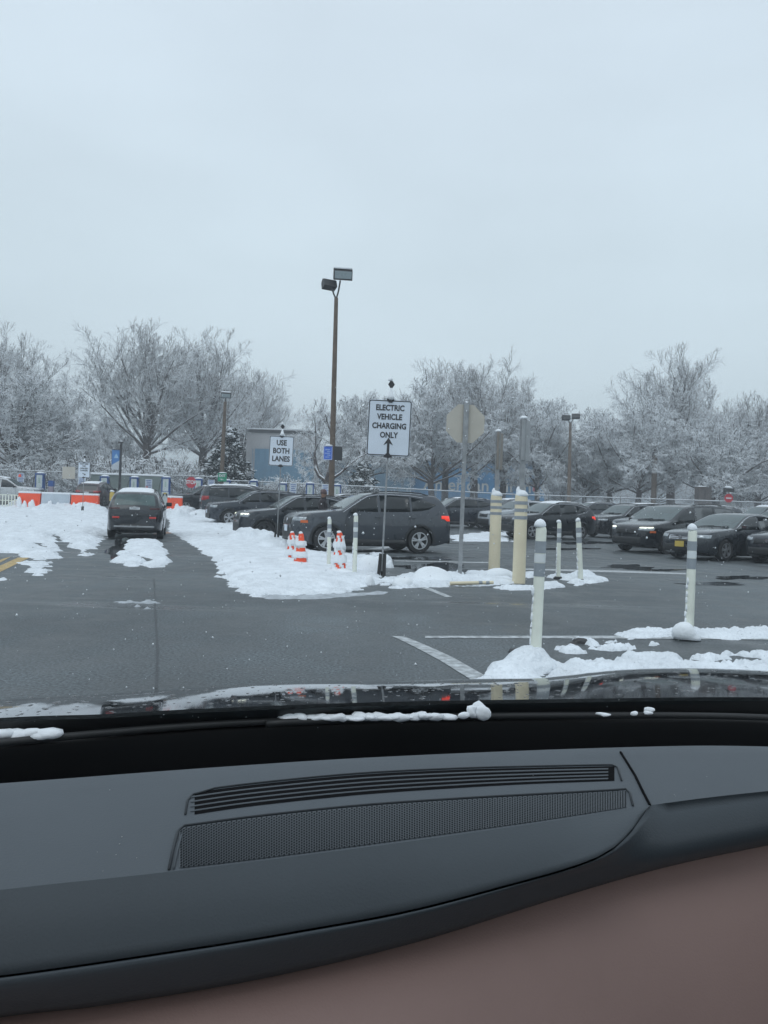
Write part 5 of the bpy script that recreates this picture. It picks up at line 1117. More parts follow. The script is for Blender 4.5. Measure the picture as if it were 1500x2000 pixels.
def make_tree(name, seed, Ht, kind, label, m_t, m_c):
    rs = np.random.RandomState(seed); t = thing(name, label, 'tree', (0, 0, 0), 0, 'bare trees with snow on their branches'); A = lambda *v: np.array([v], float); F1 = lambda v: np.array([v], float)
    if kind == 'oak':
        L0 = grow(rs, A(0, 0, -.3), A(.02, 0, 1), F1(Ht * .30), F1(.52), F1(.40), 5, .04, .05)
        p, d, l = limbs(rs, 17, Ht, .22, .32, 5, 73, .52, .47, .52, .70); r = rs.uniform(.13, .24, 17); L1 = grow(rs, p, d, l, r, r * .2, 9, .06, .012)
        p, d, l, r = spawn(rs, *L1, l, 11, .22, (24, 58), .50, .50, up=.1, crowd=.25); L2 = grow(rs, p, d, l, r, r * .3, 6, .06, .05)
        p, d, l, r = spawn(rs, *L2, l, 8, .15, (24, 55), .46, .55); L3 = grow(rs, p, d, l, np.maximum(r, .022), np.maximum(r * .4, .014), 4, .09, .015)
        p, d, l, r = spawn(rs, *L3, l, 6, .15, (24, 52), .56, .6); L4 = grow(rs, p, d, l, np.maximum(r, .014), np.maximum(r * .5, .010), 3, .10, .01)
        p, d, l, r = spawn(rs, *L4, l, 3, .2, (22, 48), .66, .7); L5 = grow(rs, p, d, l, np.maximum(r, .010), np.maximum(r * .6, .007), 2, .10, .01)
        T, Tk, C_, Ck = [L0, L1], [10, 7], [L2, L3, L4, L5], [5, 3, 3, 3]
    elif kind == 'laden':
        L0 = grow(rs, A(0, 0, -.3), A(.05, 0, 1), F1(Ht * .26), F1(.34), F1(.26), 4, .06, .05)
        p, d, l = limbs(rs, 14, Ht, .20, .29, 8, 80, .60, .44, .54, .76); r = rs.uniform(.09, .16, 14); L1 = grow(rs, p, d, l, r, r * .22, 9, .07, .0)
        p, d, l, r = spawn(rs, *L1, l, 9, .18, (28, 58), .44, .52, up=.3, crowd=.25); L2 = grow(rs, p, d, l, r, r * .3, 6, .10, .02)
        p, d, l, r = spawn(rs, *L2, l, 8, .15, (30, 65), .50, .55); L3 = grow(rs, p, d, l, np.maximum(r, .028), np.maximum(r * .4, .020), 4, .12, -.01)
        p, d, l, r = spawn(rs, *L3, l, 7, .15, (30, 65), .58, .6); L4 = grow(rs, p, d, l, np.maximum(r, .020), np.maximum(r * .5, .016), 3, .12, -.02)
        p, d, l, r = spawn(rs, *L4, l, 3, .2, (30, 65), .62, .7); L5 = grow(rs, p, d, l, np.maximum(r, .018), np.maximum(r * .6, .014), 2, .12, -.04)
        T, Tk, C_, Ck = [L0, L1], [8, 6], [L2, L3, L4, L5], [5, 3, 3, 3]
    else:   # crooked little tree
        L0 = grow(rs, A(0, 0, -.3), A(.06, 0, 1), F1(2.2), F1(.22), F1(.19), 4, .05, .02)
        p = np.array([[.1, 0, 1.7], [.1, 0, 1.8], [.1, 0, 1.7], [.05, 0, 1.5]]); d = np.array([[-.9, .1, .75], [.35, .0, 1.0], [.9, .1, .7], [-.3, .3, 1.0]]); l = np.array([4.6, 4.4, 4.0, 4.2]); r = np.array([.13, .11, .10, .08])
        L1 = grow(rs, p, d, l, r, r * .3, 8, .16, .06)
        p, d, l, r = spawn(rs, *L1, l, 8, .25, (30, 70), .42, .6, up=.8); L2 = grow(rs, p, d, l, r, r * .3, 6, .18, .10)
        p, d, l, r = spawn(rs, *L2, l, 7, .2, (30, 65), .45, .6, up=.5); L3 = grow(rs, p, d, l, np.maximum(r, .016), np.maximum(r * .4, .010), 4, .16, .08)
        p, d, l, r = spawn(rs, *L3, l, 5, .2, (30, 60), .5, .6); L4 = grow(rs, p, d, l, np.maximum(r, .010), np.maximum(r * .5, .007), 3, .12, .05)
        T, Tk, C_, Ck = [L0, L1], [8, 6], [L2, L3, L4], [5, 3, 3]
    V, Fq = tubes(T, Tk); a = np_mesh('trunk', V, Fq, m_t, parent=t); V, Fq = tubes(C_, Ck); b = np_mesh('crown', V, Fq, m_c, smooth=False, parent=t)
    KIDS[t.name] = [a, b]
    return t
TREEP = {}
def tree(kind, px, d, ytop, label, rz, widen=1.0, dz=0, group=None):
    p = PX(px, d); p.z += dz; zt = AT(px, ytop, d).z - p.z
    if kind not in TREEP:
        k, seed, Ht, mt, mc = {'oakA': ('oak', 5, 19, TRUNKM, BARK), 'oakB': ('oak', 12, 19, TRUNKM, BARK), 'ladenA': ('laden', 3, 14, TRUNKM, BARKW), 'ladenB': ('laden', 8, 14, TRUNKM, BARKW), 'crook': ('crook', 4, 6, TRUNKM, BARK)}[kind]
        o = make_tree('bare_tree', seed, Ht, k, label, mt, mc); hh = max(v.co.z for v in o_child(o).data.vertices); TREEP[kind] = (o, hh); o.location = p; o.rotation_euler = (0, 0, rz)
    else:
        o0, hh = TREEP[kind]; o = dup(o0, p, rz, label); hh = TREEP[kind][1]
    s = zt / (hh * .985); o.scale = (s * widen, s * widen, s)
    if group: o['group'] = group
    return o
def o_child(o): return KIDS[o.name][1]
tree('oakA', 284, 82, 612, 'tallest spreading tree on the left, thick trunk right of the blue banner', 0.3, .96)
tree('oakB', 392, 90, 642, 'tall tree just right of the tallest left one, rising behind the evergreen', 1.2, .95)
tree('oakA', 470, 110, 700, 'tree whose crown reaches right over the hazy pale brown block', 2.4, 1.0)
tree('oakB', 15, 92, 640, 'tall tree at the left edge rising above the white laden ones', 3.0, .95)
tree('ladenA', 20, 68, 715, 'whitest snow laden drooping tree at the left edge', .5, 1.2)
tree('ladenB', 105, 72, 775, 'snow laden drooping tree between the left edge and the blue banner', 1.9, 1.3)
tree('ladenB', 200, 88, 800, 'low white tree behind the blue banner', .2, 1.2)
tree('crook', 632, 67, 768, 'small crooked dark tree left of the tallest lamp post', 0.0, 1.05)
tree('ladenA', 705, 84, 770, 'white tree between the tallest lamp post and the large white sign', 3.7, 1.1)
tree('ladenB', 843, 80, 735, 'snowy tree with a slim trunk between the large white sign and the octagonal one', 2.9, 1.25)
tree('oakA', 925, 84, 684, 'largest domed tree, thick trunk right of the octagonal sign post', 4.1, .95)
tree('oakB', 868, 90, 700, 'tall tree behind the octagonal sign', 5.3, .9)
tree('oakA', 980, 92, 715, 'tall tree between the two cream bollards', 1.6, .9)
tree('ladenA', 1046, 84, 775, 'white sloping tree right of the cream bollards', 5.0, .95)
tree('ladenB', 1140, 84, 828, 'low branching snowy tree right of the right lamp post', 4.0, 1.3)
tree('ladenA', 1192, 82, 800, 'snowy tree between the right lamp post and the thick right trunk', 2.0, 1.2)
tree('ladenB', 1243, 78, 762, 'snowy tree with a dark low trunk left of the weathered pole', 5.6, 1.1)
tree('oakB', 1308, 92, 676, 'tallest tree on the right with a very thick trunk', .1, .92)
tree('ladenA', 1397, 76, 812, 'wide low snowy tree with a forked trunk left of the small red sign', 1.1, 1.5)
tree('oakA', 1478, 96, 752, 'reddish brown tree at the right edge', 5.2, 1.0)
tree('ladenB', 1482, 80, 830, 'snow laden tree at the right edge behind the snowy hood', 3.1, 1.3)
tree('oakB', 1392, 104, 775, 'hazy brown tree behind the wide low snowy one', 2.2, 1.1)
rg = random.Random(4)
ORD = 'first second third fourth fifth sixth seventh eighth ninth tenth eleventh twelfth thirteenth fourteenth fifteenth sixteenth seventeenth eighteenth nineteenth twentieth'.split()
for i, px in enumerate([-40, 60, 150, 245, 330, 420, 520, 625, 690, 760, 1100, 1190, 1290, 1380, 1450, 1530]):
    o = tree(['ladenA', 'ladenB', 'oakB'][i % 3], px + rg.uniform(-12, 12), rg.uniform(112, 150), rg.uniform(872, 905) + (px - 750) * .03, ORD[i] + ' small hazy tree from the left in the far row behind all the others', rg.uniform(0, 6), 1.5)
    o['group'] = 'far row of hazy trees'

def conifer(px, d, ytop, wid, label, seed):
    p = PX(px, d); Ht = AT(px, ytop, d).z - p.z; rg = random.Random(seed); t = thing('evergreen_tree', label, 'tree', p, 0, 'dark evergreens dusted with snow')
    MB().lathe([(.22, 0), (.15, Ht * .5), (.03, Ht * .95)], n=8).build('trunk', TRUNKM, t)
    V = []; Fc = []; sn = MB(); n = int(95 * Ht / 7)
    for b in range(n):
        u = (b + rg.random()) / n; z = .25 + u * (Ht - .5); reach = wid / 2 * (1 - u ** 1.6) ** .8 * rg.uniform(.70, 1.08) * (1 if u > .06 else .85) + .1; a = rg.uniform(0, 2 * PI)
        rise = rg.uniform(.05, .45) * reach; m = int(22 * reach) + 8
        for k in range(m):
            s = rg.uniform(.25, 1.0); x, y = math.cos(a) * reach * s, math.sin(a) * reach * s; zz = z + rise * s - .35 * reach * s * s + rg.uniform(-.12, .12)
            for _ in range(4):
                c = Vector((x + rg.uniform(-.22, .22), y + rg.uniform(-.22, .22), zz + rg.uniform(-.15, .15))); dv = Vector((math.cos(a) + rg.uniform(-.8, .8), math.sin(a) + rg.uniform(-.8, .8), rg.uniform(-.7, .3))).normalized() * rg.uniform(.12, .26)
                q = dv.cross(Vector((rg.uniform(-1, 1), rg.uniform(-1, 1), rg.uniform(-1, 1)))).normalized() * rg.uniform(.03, .07); i = len(V)
                V += [c - q, c + q, c + dv + q * .5, c + dv - q * .5]; Fc.append((i, i + 1, i + 2, i + 3))
        if rg.random() < .85:
            for _ in range(2):
                s = rg.uniform(.6, 1.0); sn.blob((math.cos(a) * reach * s, math.sin(a) * reach * s, z + rise * s - .35 * reach * s * s + .1), (rg.uniform(.12, .30), rg.uniform(.12, .30), rg.uniform(.06, .16)), rg.randint(0, 999), .25, 1, False)
    mb = MB(); mb.add(V, Fc); mb.build('crown', NEEDLE, t); sn.build('branch_snow', SNOW, t, True)['kind'] = 'stuff'; return t
conifer(445, 64, 832, 4.9, 'big dark evergreen with snow clumps behind the left lamp post', 3)
conifer(708, 66, 900, 3.2, 'small snowy evergreen left of the large white sign post', 5)

def shrub_mesh(seed):
    rs = np.random.RandomState(seed); n = 34; a = rs.uniform(0, 2 * PI, n); tl = rs.uniform(.3, 1.1, n); P = np.stack([rs.uniform(-.5, .5, n), rs.uniform(-.3, .3, n), np.zeros(n)], -1); D = np.stack([np.cos(a) * tl, np.sin(a) * tl * .6, np.ones(n)], -1); L = rs.uniform(1.4, 2.3, n)
    L1 = grow(rs, P, D, L, np.full(n, .03), np.full(n, .018), 5, .12, -.05); p, d, l, r = spawn(rs, *L1, L, 9, .2, (25, 70), .38, .8); L2 = grow(rs, p, d, l, np.maximum(r, .020), np.maximum(r, .016), 3, .18, -.05)
    p, d, l, r = spawn(rs, *L2, l, 5, .2, (30, 70), .5, .8); L3 = grow(rs, p, d, l, np.maximum(r, .016), np.maximum(r, .013), 2, .2, -.05); return tubes([L1, L2, L3], [4, 3, 3])
V, Fq = shrub_mesh(1); sp0 = tag(np_mesh('snowy_shrub', V, Fq, SHRUB, smooth=False), 'snow laden shrub in the hedge beyond the fence, left part', 'shrub', 'snow laden hedge shrubs beyond the fence')
V, Fq = shrub_mesh(2); sp1 = np_mesh('snowy_shrub', V, Fq, SHRUB, smooth=False); tag(sp1, 'snow laden shrub in the hedge beyond the fence, left part', 'shrub', 'snow laden hedge shrubs beyond the fence')
k = 0
for i, px in enumerate(list(range(30, 420, 22)) + [520, 545, 575, 600, 622, 665, 690] + [760, 1175, 1215, 1340, 1450]):
    o = (sp0, sp1)[i % 2] if i < 2 else (sp0, sp1)[i % 2].copy()
    if i >= 2: COL.objects.link(o)
    d = 64 + (i * 7 % 5); p = PX(px + rg.uniform(-5, 5), d); o.location = p; o.rotation_euler = (0, 0, rg.uniform(-.4, .4)); s = (1.65 if px < 420 else 1.1) * rg.uniform(.85, 1.15) if px < 740 else .8; o.scale = (s * 1.1, s, s)
    o['label'] = ORD[min(i, 19)] + ' snow laden shrub from the left in the hedge beyond the fence'
    if px > 740: o['label'] = ORD[i - 25] + ' low snowy shrub from the left beyond the long fence on the right'; o['group'] = 'low shrubs beyond the right fence'
    elif px > 420: o['label'] = ORD[i - 18] + ' twiggy shrub from the left, between the evergreen and the tallest lamp post'; o['group'] = 'twiggy shrubs in front of the blue glass block'
# ------------------------------------------------------------------ the car we sit in
def lerp(pts, x):
    return float(np.interp(x, [p[0] for p in pts], [p[1] for p in pts]))
def sm(pts):
    """smooth the traced line"""
    c = smooth_curve(pts, 8); return [(a, b) for a, b in c]
def DR(px, py, drop):
    """point of the given ray that lies DROP metres below the eye"""
    d = ray(px, py); return CAM + d * (drop / -d.z)
def hr(px): return 996 + .0314 * (px - 750)
lineA = sm([(-500, 1575), (0, 1540), (400, 1510), (750, 1488), (1200, 1470), (1500, 1468), (2000, 1490)])
lineB = sm([(-500, 1800), (0, 1738), (335, 1702), (750, 1650), (1100, 1600), (1268, 1573), (1500, 1545), (2000, 1500)])
lineC = sm([(-500, 1965), (0, 1908), (400, 1850), (600, 1817), (800, 1780), (1000, 1728), (1120, 1694), (1190, 1664), (1235, 1622), (1268, 1576)])
lineD = sm([(-500, 2010), (0, 1948), (400, 1880), (800, 1800), (1000, 1748), (1200, 1688), (1500, 1628), (2000, 1530)])
lineE = sm([(-500, 2060), (0, 1988), (200, 1965), (500, 1915), (800, 1845), (1100, 1752), (1300, 1695), (1500, 1652), (2000, 1550)])
lineW = sm([(-500, 1500), (0, 1455), (300, 1430), (500, 1417), (750, 1408), (1100, 1403), (1500, 1405), (2000, 1430)])
lineN = sm([(-500, 1435), (0, 1402), (200, 1395), (375, 1385), (750, 1371), (1125, 1365), (1500, 1362), (2000, 1375)])
lineS = sm([(-500, 1420), (0, 1365), (200, 1354), (450, 1336), (600, 1330), (750, 1329), (950, 1325), (1060, 1323), (1100, 1319), (1200, 1308), (1300, 1304), (1500, 1309), (2000, 1345)])
me_car = thing('car', 'black car we look out of, its dashboard and wet black hood across the bottom', 'car')
def soft(name, col, rough, bsc=420, bst=.55, sheen=0.0):
    return mat(name, col, rough, spec=.35, noise=(6, .05), bump=(bsc, bst, .0006), sheen=sheen)
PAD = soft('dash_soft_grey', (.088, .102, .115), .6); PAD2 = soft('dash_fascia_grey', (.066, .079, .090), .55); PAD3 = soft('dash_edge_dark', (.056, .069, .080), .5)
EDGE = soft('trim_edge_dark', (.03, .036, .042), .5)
LEATHER = soft('brown_leather', (.33, .225, .20), .62, 420, .5); FRIT = mat('black_frit', (.006, .006, .007), .55, noise=(5, .1)); SPK = mat('speaker_panel', (.082, .095, .106), .5, noise=(9, .05)); HOLE = mat('perforation_black', (.006, .006, .007), .8, spec=.05, noise=(5, .1))
HOODP = mat('wet_black_hood', (.008, .009, .011), .08, spec=.42, coat=.15, noise=(9, .2), rn=(14, .02, .06), bump=(5, .03, .003))
PXS = list(range(-1110, 2570, 35))
def pad_pt(px, py):
    a = DR(px, lerp(lineA, px), .300); b = DR(px, lerp(lineB, px), .312)
    s = (py - lerp(lineA, px)) / (lerp(lineB, px) - lerp(lineA, px))
    # intersect the pixel ray with the straight line of this column of the pad
    d = ray(px, py); e = b - a
    # solve in the plane x-independent: use depth/height
    ra, rb = (H - a.z) / a.y, (H - b.z) / b.y; rq = -d.z / d.y
    k = (rq * a.y - (H - a.z)) / (-(b.z - a.z) - rq * (b.y - a.y)) if abs(-(b.z - a.z) - rq * (b.y - a.y)) > 1e-9 else s
    return a + e * k
rows = []
K = 14
for k in range(-3, K + 1):
    r = []
    for px in PXS:
        a, b = lerp(lineA, px), lerp(lineB, px)
        if k >= 0: q = pad_pt(px, a + (b - a) * k / K)
        elif k == -1: q = DR(px, a - 7, .3015)
        elif k == -2: q = DR(px, a - 10, .309)
        else: q = DR(px, a - 4, .40)
        r.append(q)
    rows.append(r)
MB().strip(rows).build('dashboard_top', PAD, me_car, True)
# fascia between the crease and the groove
def dropC(px): return lerp([(-500, .372), (0, .360), (750, .354), (1100, .338), (1268, .3135)], px)
def dropD(px): return lerp([(-500, .392), (0, .378), (750, .364), (1268, .349), (1500, .348), (2000, .36)], px)
pxs = [p for p in PXS if p < 1268] + [1200, 1220, 1240, 1255, 1267]; pxs = sorted(set(pxs))
rows = []
for k in range(0, 9):
    r = []
    for px in pxs:
        b = DR(px, lerp(lineB, px), .312); c = DR(px, lerp(lineC, px) - 2.5, dropC(px)); u = k / 7
        if k <= 7: q = b.lerp(c, u); bulge = .004 * math.sin(PI * u); q = q + Vector((0, -bulge, bulge * .5))
        else: q = c + Vector((0, .012, -.006))
        r.append(q)
    rows.append(r)
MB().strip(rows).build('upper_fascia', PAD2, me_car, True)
rows = []
for px in pxs:
    c = DR(px, lerp(lineC, px) - 9, dropC(px)) ; e = DR(px, lerp(lineC, px) + 9, dropC(px) + .004); sh = Vector((0, .016, -.010)); rows.append([c + sh, e + sh])
MB().strip(rows).build('groove', HOLE, me_car, True)
pxl = PXS; rows = []
for k in range(0, 9):
    r = []
    for px in pxl:
        if px <= 1267: c = DR(px, lerp(lineC, px) + 2.5, dropC(px) + .001)
        else: c = DR(px, lerp(lineB, px), .312)
        d = DR(px, lerp(lineD, px), dropD(px)); e = DR(px, lerp(lineE, px) - 1, dropD(px) + .036); f = e + Vector((0, .05, -.004))
        if k == 0: q = c + (Vector((0, .012, -.006)) if px <= 1267 else Vector((0, 0, 0)))
        elif k <= 5: u = (k - 1) / 4; q = c.lerp(d, u) + Vector((0, -.003, .003)) * math.sin(PI * u)
        elif k == 6: q = d.lerp(e, .55) + Vector((0, -.004, -.001))
        elif k == 7: q = e
        else: q = f
        r.append(q)
    rows.append(r)
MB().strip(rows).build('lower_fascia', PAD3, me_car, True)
rows = []
for k, (dy, back) in enumerate(((-14, .016), (2, .006), (60, -.022), (160, -.058), (320, -.09), (700, -.18))):
    r = []
    for px in pxl:
        e = lerp(lineE, px) + dy; d0 = DR(px, lerp(lineE, px) - 1, dropD(px) + .036); rr = ray(px, e); r.append(CAM + rr * ((d0.y + back) / rr.y))
    rows.append(r)
MB().strip(rows).build('leather_panel', LEATHER, me_car, True)
# seam at the right end of the speaker section
pts = [(1212, 1470), (1222, 1486), (1240, 1515), (1256, 1548), (1269, 1573)]
MB().tube([pad_pt(a, b) + Vector((0, 0, .0006)) for a, b in pts], .0016, 6).build('panel_seam', HOLE, me_car)
# defroster vent
vt = sm([(352, 1556), (372, 1549), (500, 1532), (700, 1513), (900, 1503), (1050, 1499), (1205, 1496)]); vb = sm([(352, 1598), (395, 1591), (500, 1576), (700, 1555), (900, 1541), (1050, 1533), (1215, 1527)])
UP = Vector((0, 0, 1))
def on_pad(px, py, h): return pad_pt(px, py) + UP * h
vx = [380 + 20 * k for k in range(42)]
vent = MB().strip([[on_pad(px, lerp(vt, px) + 1, .0004), on_pad(px, lerp(vb, px) - 2, .0004)] for px in vx if px < 1203]).build('defroster_vent', HOLE, me_car, True)
fr = [(362, 1592), (366, 1565), (376, 1553), (395, 1548)] + [(px, lerp(vt, px) - 1.5) for px in range(420, 1190, 40)] + [(1196, 1495), (1206, 1500), (1214, 1526)]
MB().tube([on_pad(a, b, .0008) for a, b in fr], .0011, 6).build('vent_rim', EDGE, vent, True)
for j in range(1, 5):
    u = j / 5; mb = MB(); pts = []
    for px in range(372, 1206, 24):
        y = lerp(vt, px) + (lerp(vb, px) - lerp(vt, px)) * u; pts.append(px)
    rows = []
    for px in pts:
        y = lerp(vt, px) + (lerp(vb, px) - lerp(vt, px)) * u; rows.append([on_pad(px, y + 1.1, .0005), on_pad(px, y + .8, .0012), on_pad(px, y - .5, .0012), on_pad(px, y - .8, .0005)])
    mb.strip(rows); mb.build('slat', PAD, vent, True)
# speaker grille
gt = sm([(340, 1622), (360, 1617), (500, 1598), (700, 1577), (900, 1563), (1100, 1552), (1225, 1545)]); gb = sm([(335, 1700), (500, 1681), (750, 1648), (1000, 1613), (1100, 1598), (1232, 1577)])
gx = [350 + 22 * k for k in range(40)] + [1222]
def gs(px): return .0006
SG = MB().strip([[on_pad(px, lerp(gt, px) + (lerp(gb, px) - lerp(gt, px)) * v, .0006) for v in (0, .33, .66, .97)] for px in gx]).build('speaker_grille', SPK, me_car, True)
mb = MB(); NR = 15
for i in range(178):
    px = 354 + i * 4.9
    for j in range(NR):
        v = (j + .5 + (.5 if i % 2 else 0)) / (NR + .5); pyy = lerp(gt, px) + (lerp(gb, px) - lerp(gt, px)) * v; c = on_pad(px, pyy, .0011)
        rx = .0015; hgt = abs((lerp(gb, px) - lerp(gt, px)) / NR); ry = max(.0012, min(.0034, hgt * .34 / 1500 * c.y * 3.2))
        mb.add([c + Vector((math.cos(a) * rx * .62, math.sin(a) * ry * .75, 0)) for a in (0, PI/3, 2*PI/3, PI, 4*PI/3, 5*PI/3)], [(0, 1, 2, 3, 4, 5)])
h = mb.build('perforation', mat('perforation_grey', (.018, .020, .023), .8, spec=.05, noise=(5, .1)), SG); h['kind'] = 'stuff'
fr = [(330, 1700), (338, 1660), (348, 1624), (360, 1614)] + [(px, lerp(gt, px) - 2.5) for px in range(400, 1215, 40)] + [(1222, 1542), (1230, 1550), (1236, 1575)]
MB().tube([on_pad(a, b, .0008) for a, b in fr], .0013, 6).build('grille_rim', EDGE, SG, True)
MB().tube([on_pad(a + 9, b + 2, .0012) for a, b in ((330, 1697), (338, 1660), (346, 1630))], .0009, 6).build('rim_highlight', PAD, SG, True)
# black band at the foot of the windscreen
rows = []
for (dy, add, dr) in ((-2.5, .006, .335), (0, 0, .336), (3, -.004, .339), (9, -.005, .350), (30, 0, .39), (160, .02, .50)):
    r = []
    for px in PXS:
        w0 = DR(px, lerp(lineW, px), .336); rr = ray(px, lerp(lineW, px) + dy); r.append(CAM + rr * ((w0.y + add) / rr.y))
    rows.append(r)
MB().strip(rows).build('windscreen_base', FRIT, me_car, True)
# hood
rows = []
prof = [(.300, 0), (.3098, .30), (.3213, .58), (.335, .80), (.352, .95), (.376, 1.0), (.41, .93)]
for (dr, s) in prof:
    r = []
    for px in PXS:
        yN, yS = lerp(lineN, px), lerp(lineS, px); r.append(DR(px, yN + (yS - yN) * s, dr))
    rows.append(r)
tail = []
for px_i, px in enumerate(PXS):
    q = rows[-1][px_i]; tail.append(q)
rows.append([q + Vector((q.x * .05, .25, -.10)) for q in tail]); rows.append([q + Vector((q.x * .1, .5, -.36)) for q in tail])
hood = MB().strip(rows).build('hood', HOODP, me_car, True)
md = hood.modifiers.new('s', 'SUBSURF'); md.levels = 2; md.render_levels = 2
# cowl with wipers
rows = []
for k in range(6):
    r = []
    for px in PXS:
        a = DR(px, lerp(lineN, px) + 1.0, .302) ; a = a + Vector((0, -.004, -.004)); b = DR(px, lerp(lineW, px) + 3, .345); r.append(a.lerp(b, k / 5) + Vector((0, 0, -.006 * math.sin(PI * k / 5))))
    rows.append(r)
MB().strip(rows).build('cowl', BLACKP, me_car, True)
for (a, b, sh) in ((-60, 900, 4), (520, 1560, 3)):
    mb = MB(); mb.tube([DR(px, lerp(lineW, px) - 3 - sh * math.sin(PI * (px - a) / (b - a)), .327) for px in range(a, b, 40)], .006, 6); mb.build('wiper', BLACKP, me_car, True)
mb = MB(); rg = random.Random(2)
def sn(px, py, sx, sz, drop=.318): 
    p = DR(px, py, drop); mb.blob((p.x, p.y, p.z), (sx, sx * .6, sz), rg.randint(0, 999), .3, 2, False)
for px in range(-60, 100, 14): sn(px, 1436 - px * .04 + rg.uniform(-2, 2), .017, .007, .322)
for px in range(560, 880, 13): sn(px, 1402 - (px - 560) * .012 + rg.uniform(-2, 2), .014, .0055 * rg.uniform(.5, 1.3), .322)
for q in ((920, 1390, .013, .009), (932, 1388, .013, .013), (945, 1391, .012, .010), (905, 1397, .008, .005)): sn(q[0], q[1], q[2], q[3], .312)
for q in ((1240, 1393, .006, .004), (1270, 1387, .008, .005), (1265, 1392, .007, .003), (1180, 1396, .01, .003)): sn(*q, .316)
mb.build('snow_on_cowl', SNOW, me_car, True)['kind'] = 'stuff'
# water beads on the hood
mb = MB(); rg = random.Random(6)
ROWP = [[(x.x, x.y, x.z) for x in r] for r in rows] and None
def hood_pt(px, s):
    P = prof[:6]; dr = np.interp(s, [0, .30, .58, .80, .95, 1.0], [p[0] for p in P]); yN, yS = lerp(lineN, px), lerp(lineS, px); return DR(px, yN + (yS - yN) * s, float(dr))
for _ in range(650):
    px = rg.uniform(-20, 1520); s = rg.uniform(.05, .97); p = hood_pt(px, s); r_ = rg.uniform(.0012, .0042) * (1 if rg.random() < .8 else 1.4)
    mb.blob((p.x, p.y, p.z - .0008), (r_ * rg.uniform(.9, 1.5), r_, r_ * .45), 1, .05, 1, False)
wb = mb.build('water_beads', mat('water_bead', (.02, .022, .025), .03, spec=.8, coat=1, noise=(5, .1)), me_car, True); wb['kind'] = 'stuff'
mb = MB()
for _ in range(90):
    px, py = rg.uniform(0, 1500), rg.uniform(1500, 1980)
    if py < lerp(lineB, px) - 4: p = pad_pt(px, py)
    else: continue
    r_ = rg.uniform(.0003, .0008); mb.blob((p.x, p.y, p.z + .0004), (r_, r_, r_ * .6), 1, .3, 1, False)
ds = mb.build('dust_specks', mat('dust', (.4, .4, .4), .9, noise=(9, .1)), me_car); ds['kind'] = 'stuff'
# windscreen pane, roof, pillars, doors
TH = R(13); fw = Vector((-math.sin(TH), math.cos(TH), 0)); rt = Vector((math.cos(TH), math.sin(TH), 0)); W0 = Vector((0, 1.235, H - .36)); CX = 0.0
def CP(r_, f_, z): p = W0 + rt * r_ + fw * f_; return Vector((p.x, p.y, z))
GL = bpy.data.materials.new('clear_windscreen'); GL.use_nodes = True; n = GL.node_tree; n.nodes.clear(); o_ = n.nodes.new('ShaderNodeOutputMaterial'); tr = n.nodes.new('ShaderNodeBsdfTransparent'); tr.inputs[0].default_value = (.902, .965, .985, 1); n.links.new(tr.outputs[0], o_.inputs[0])
rows = []
for k in range(9):
    u = k / 8; r = []
    for j in range(17):
        x = CX + (-.98 + 1.96 * j / 16) * (1 - .14 * u); bow = .05 * (1 - ((j - 8) / 8) ** 2); r.append(CP(x, -u * .98 + bow - .03, H - .36 + u * .78))
    rows.append(r)
MB().strip(rows).build('windscreen', GL, me_car, True)
LINER = mat('headliner', (.35, .34, .33), .9, noise=(9, .05))
rows = []
for (f_, z) in ((-1.0, 1.655), (-1.3, 1.70), (-1.9, 1.72), (-2.6, 1.70), (-3.2, 1.62)):
    rows.append([CP(CX - .82 + 1.64 * j / 8, f_, z - .03 * abs(j - 4) / 4) for j in range(9)])
MB().strip(rows).build('roof', LINER, me_car, True)
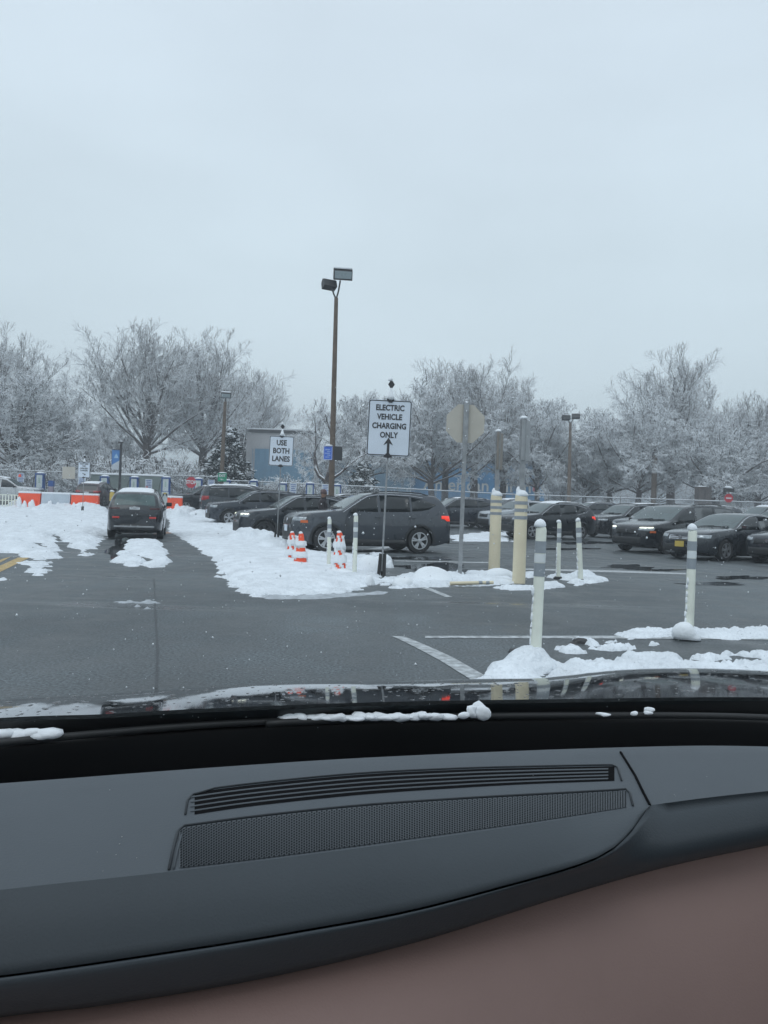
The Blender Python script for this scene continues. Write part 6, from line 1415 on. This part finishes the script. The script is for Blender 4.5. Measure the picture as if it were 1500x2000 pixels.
for s in (-1, 1):
    MB().tube([CP(CX + s * 1.0, -.06, H - .38), CP(CX + s * .92, -.5, H + .02), CP(CX + s * .82, -1.0, 1.64)], [.022, .026, .03], 8).build('pillar', PAD2, me_car, True)
    MB().tube([CP(CX + s * .90, -1.75, H - .3), CP(CX + s * .82, -1.9, 1.70)], .045, 8).build('centre_pillar', LINER, me_car, True)
    mb = MB(); a = CP(CX + s * .88, .1, .2); rows = [[CP(CX + s * (1.0 + dx), f_, z) for (dx, z) in ((0, .25), (.06, .6), (.04, .9), (-.02, .93))] for f_ in (-.35, -.6, -1.2, -2.0, -3.0)]; mb.strip(rows); mb.build('door', PAD2, me_car, True)
# drops on the glass
mb = MB(); rg = random.Random(11)
for _ in range(260):
    px, py = rg.uniform(0, 1500), rg.uniform(1000, 1440); d = ray(px, py)
    # meet the glass plane
    u = None; best = None
    nrmv = (rt.cross((-fw * .98 + Vector((0, 0, .78))))).normalized(); q0 = W0 - fw * .0; den = d.dot(nrmv)
    if abs(den) < 1e-6: continue
    tt = (q0 - CAM).dot(nrmv) / den; p = CAM + d * (tt + .004)
    r_ = rg.uniform(.0003, .0008); mb.blob((p.x, p.y, p.z), (r_, r_ * .7, r_), 1, .1, 1, False)
wd = mb.build('water_drops', mat('wet_speck', (.55, .6, .64), .15, noise=(5, .1)), me_car, True); wd['kind'] = 'stuff'
# ------------------------------------------------------------------ falling snow and haze
rg = random.Random(21); mb = MB(); O6 = [(1,0,0),(-1,0,0),(0,1,0),(0,-1,0),(0,0,1),(0,0,-1)]; OF = [(0,2,4),(2,1,4),(1,3,4),(3,0,4),(2,0,5),(1,2,5),(3,1,5),(0,3,5)]
for _ in range(7500):
    d = 2.6 + 26 * rg.random() ** .8; x = rg.uniform(-.62, .62) * d; z = rg.uniform(.05, 1.2 + .75 * d); z = min(z, 14); r_ = rg.uniform(.0022, .0058)
    if z < terrain(x, d) + .05 or z > 1.22 + .16 * d: continue
    mb.add([(x + a * r_, d + b * r_, z + c * r_ * rg.uniform(.7, 1.5)) for a, b, c in O6], OF)
tag(mb.build('falling_snow', SNOW, None, True), 'small wet snowflakes falling over the car park', None, None, 'stuff')
hm = bpy.data.materials.new('haze'); hm.use_nodes = True; n = hm.node_tree; n.nodes.clear(); o_ = n.nodes.new('ShaderNodeOutputMaterial'); pv = n.nodes.new('ShaderNodeVolumePrincipled')
pv.inputs['Color'].default_value = (.88, .94, 1, 1); pv.inputs['Density'].default_value = .0027; n.links.new(pv.outputs[0], o_.inputs['Volume'])
tag(MB().box((0, 440, 12), (1440, 960, 28)).build('haze', hm), 'thin snowy haze in the air over the car park', None, None, 'stuff')
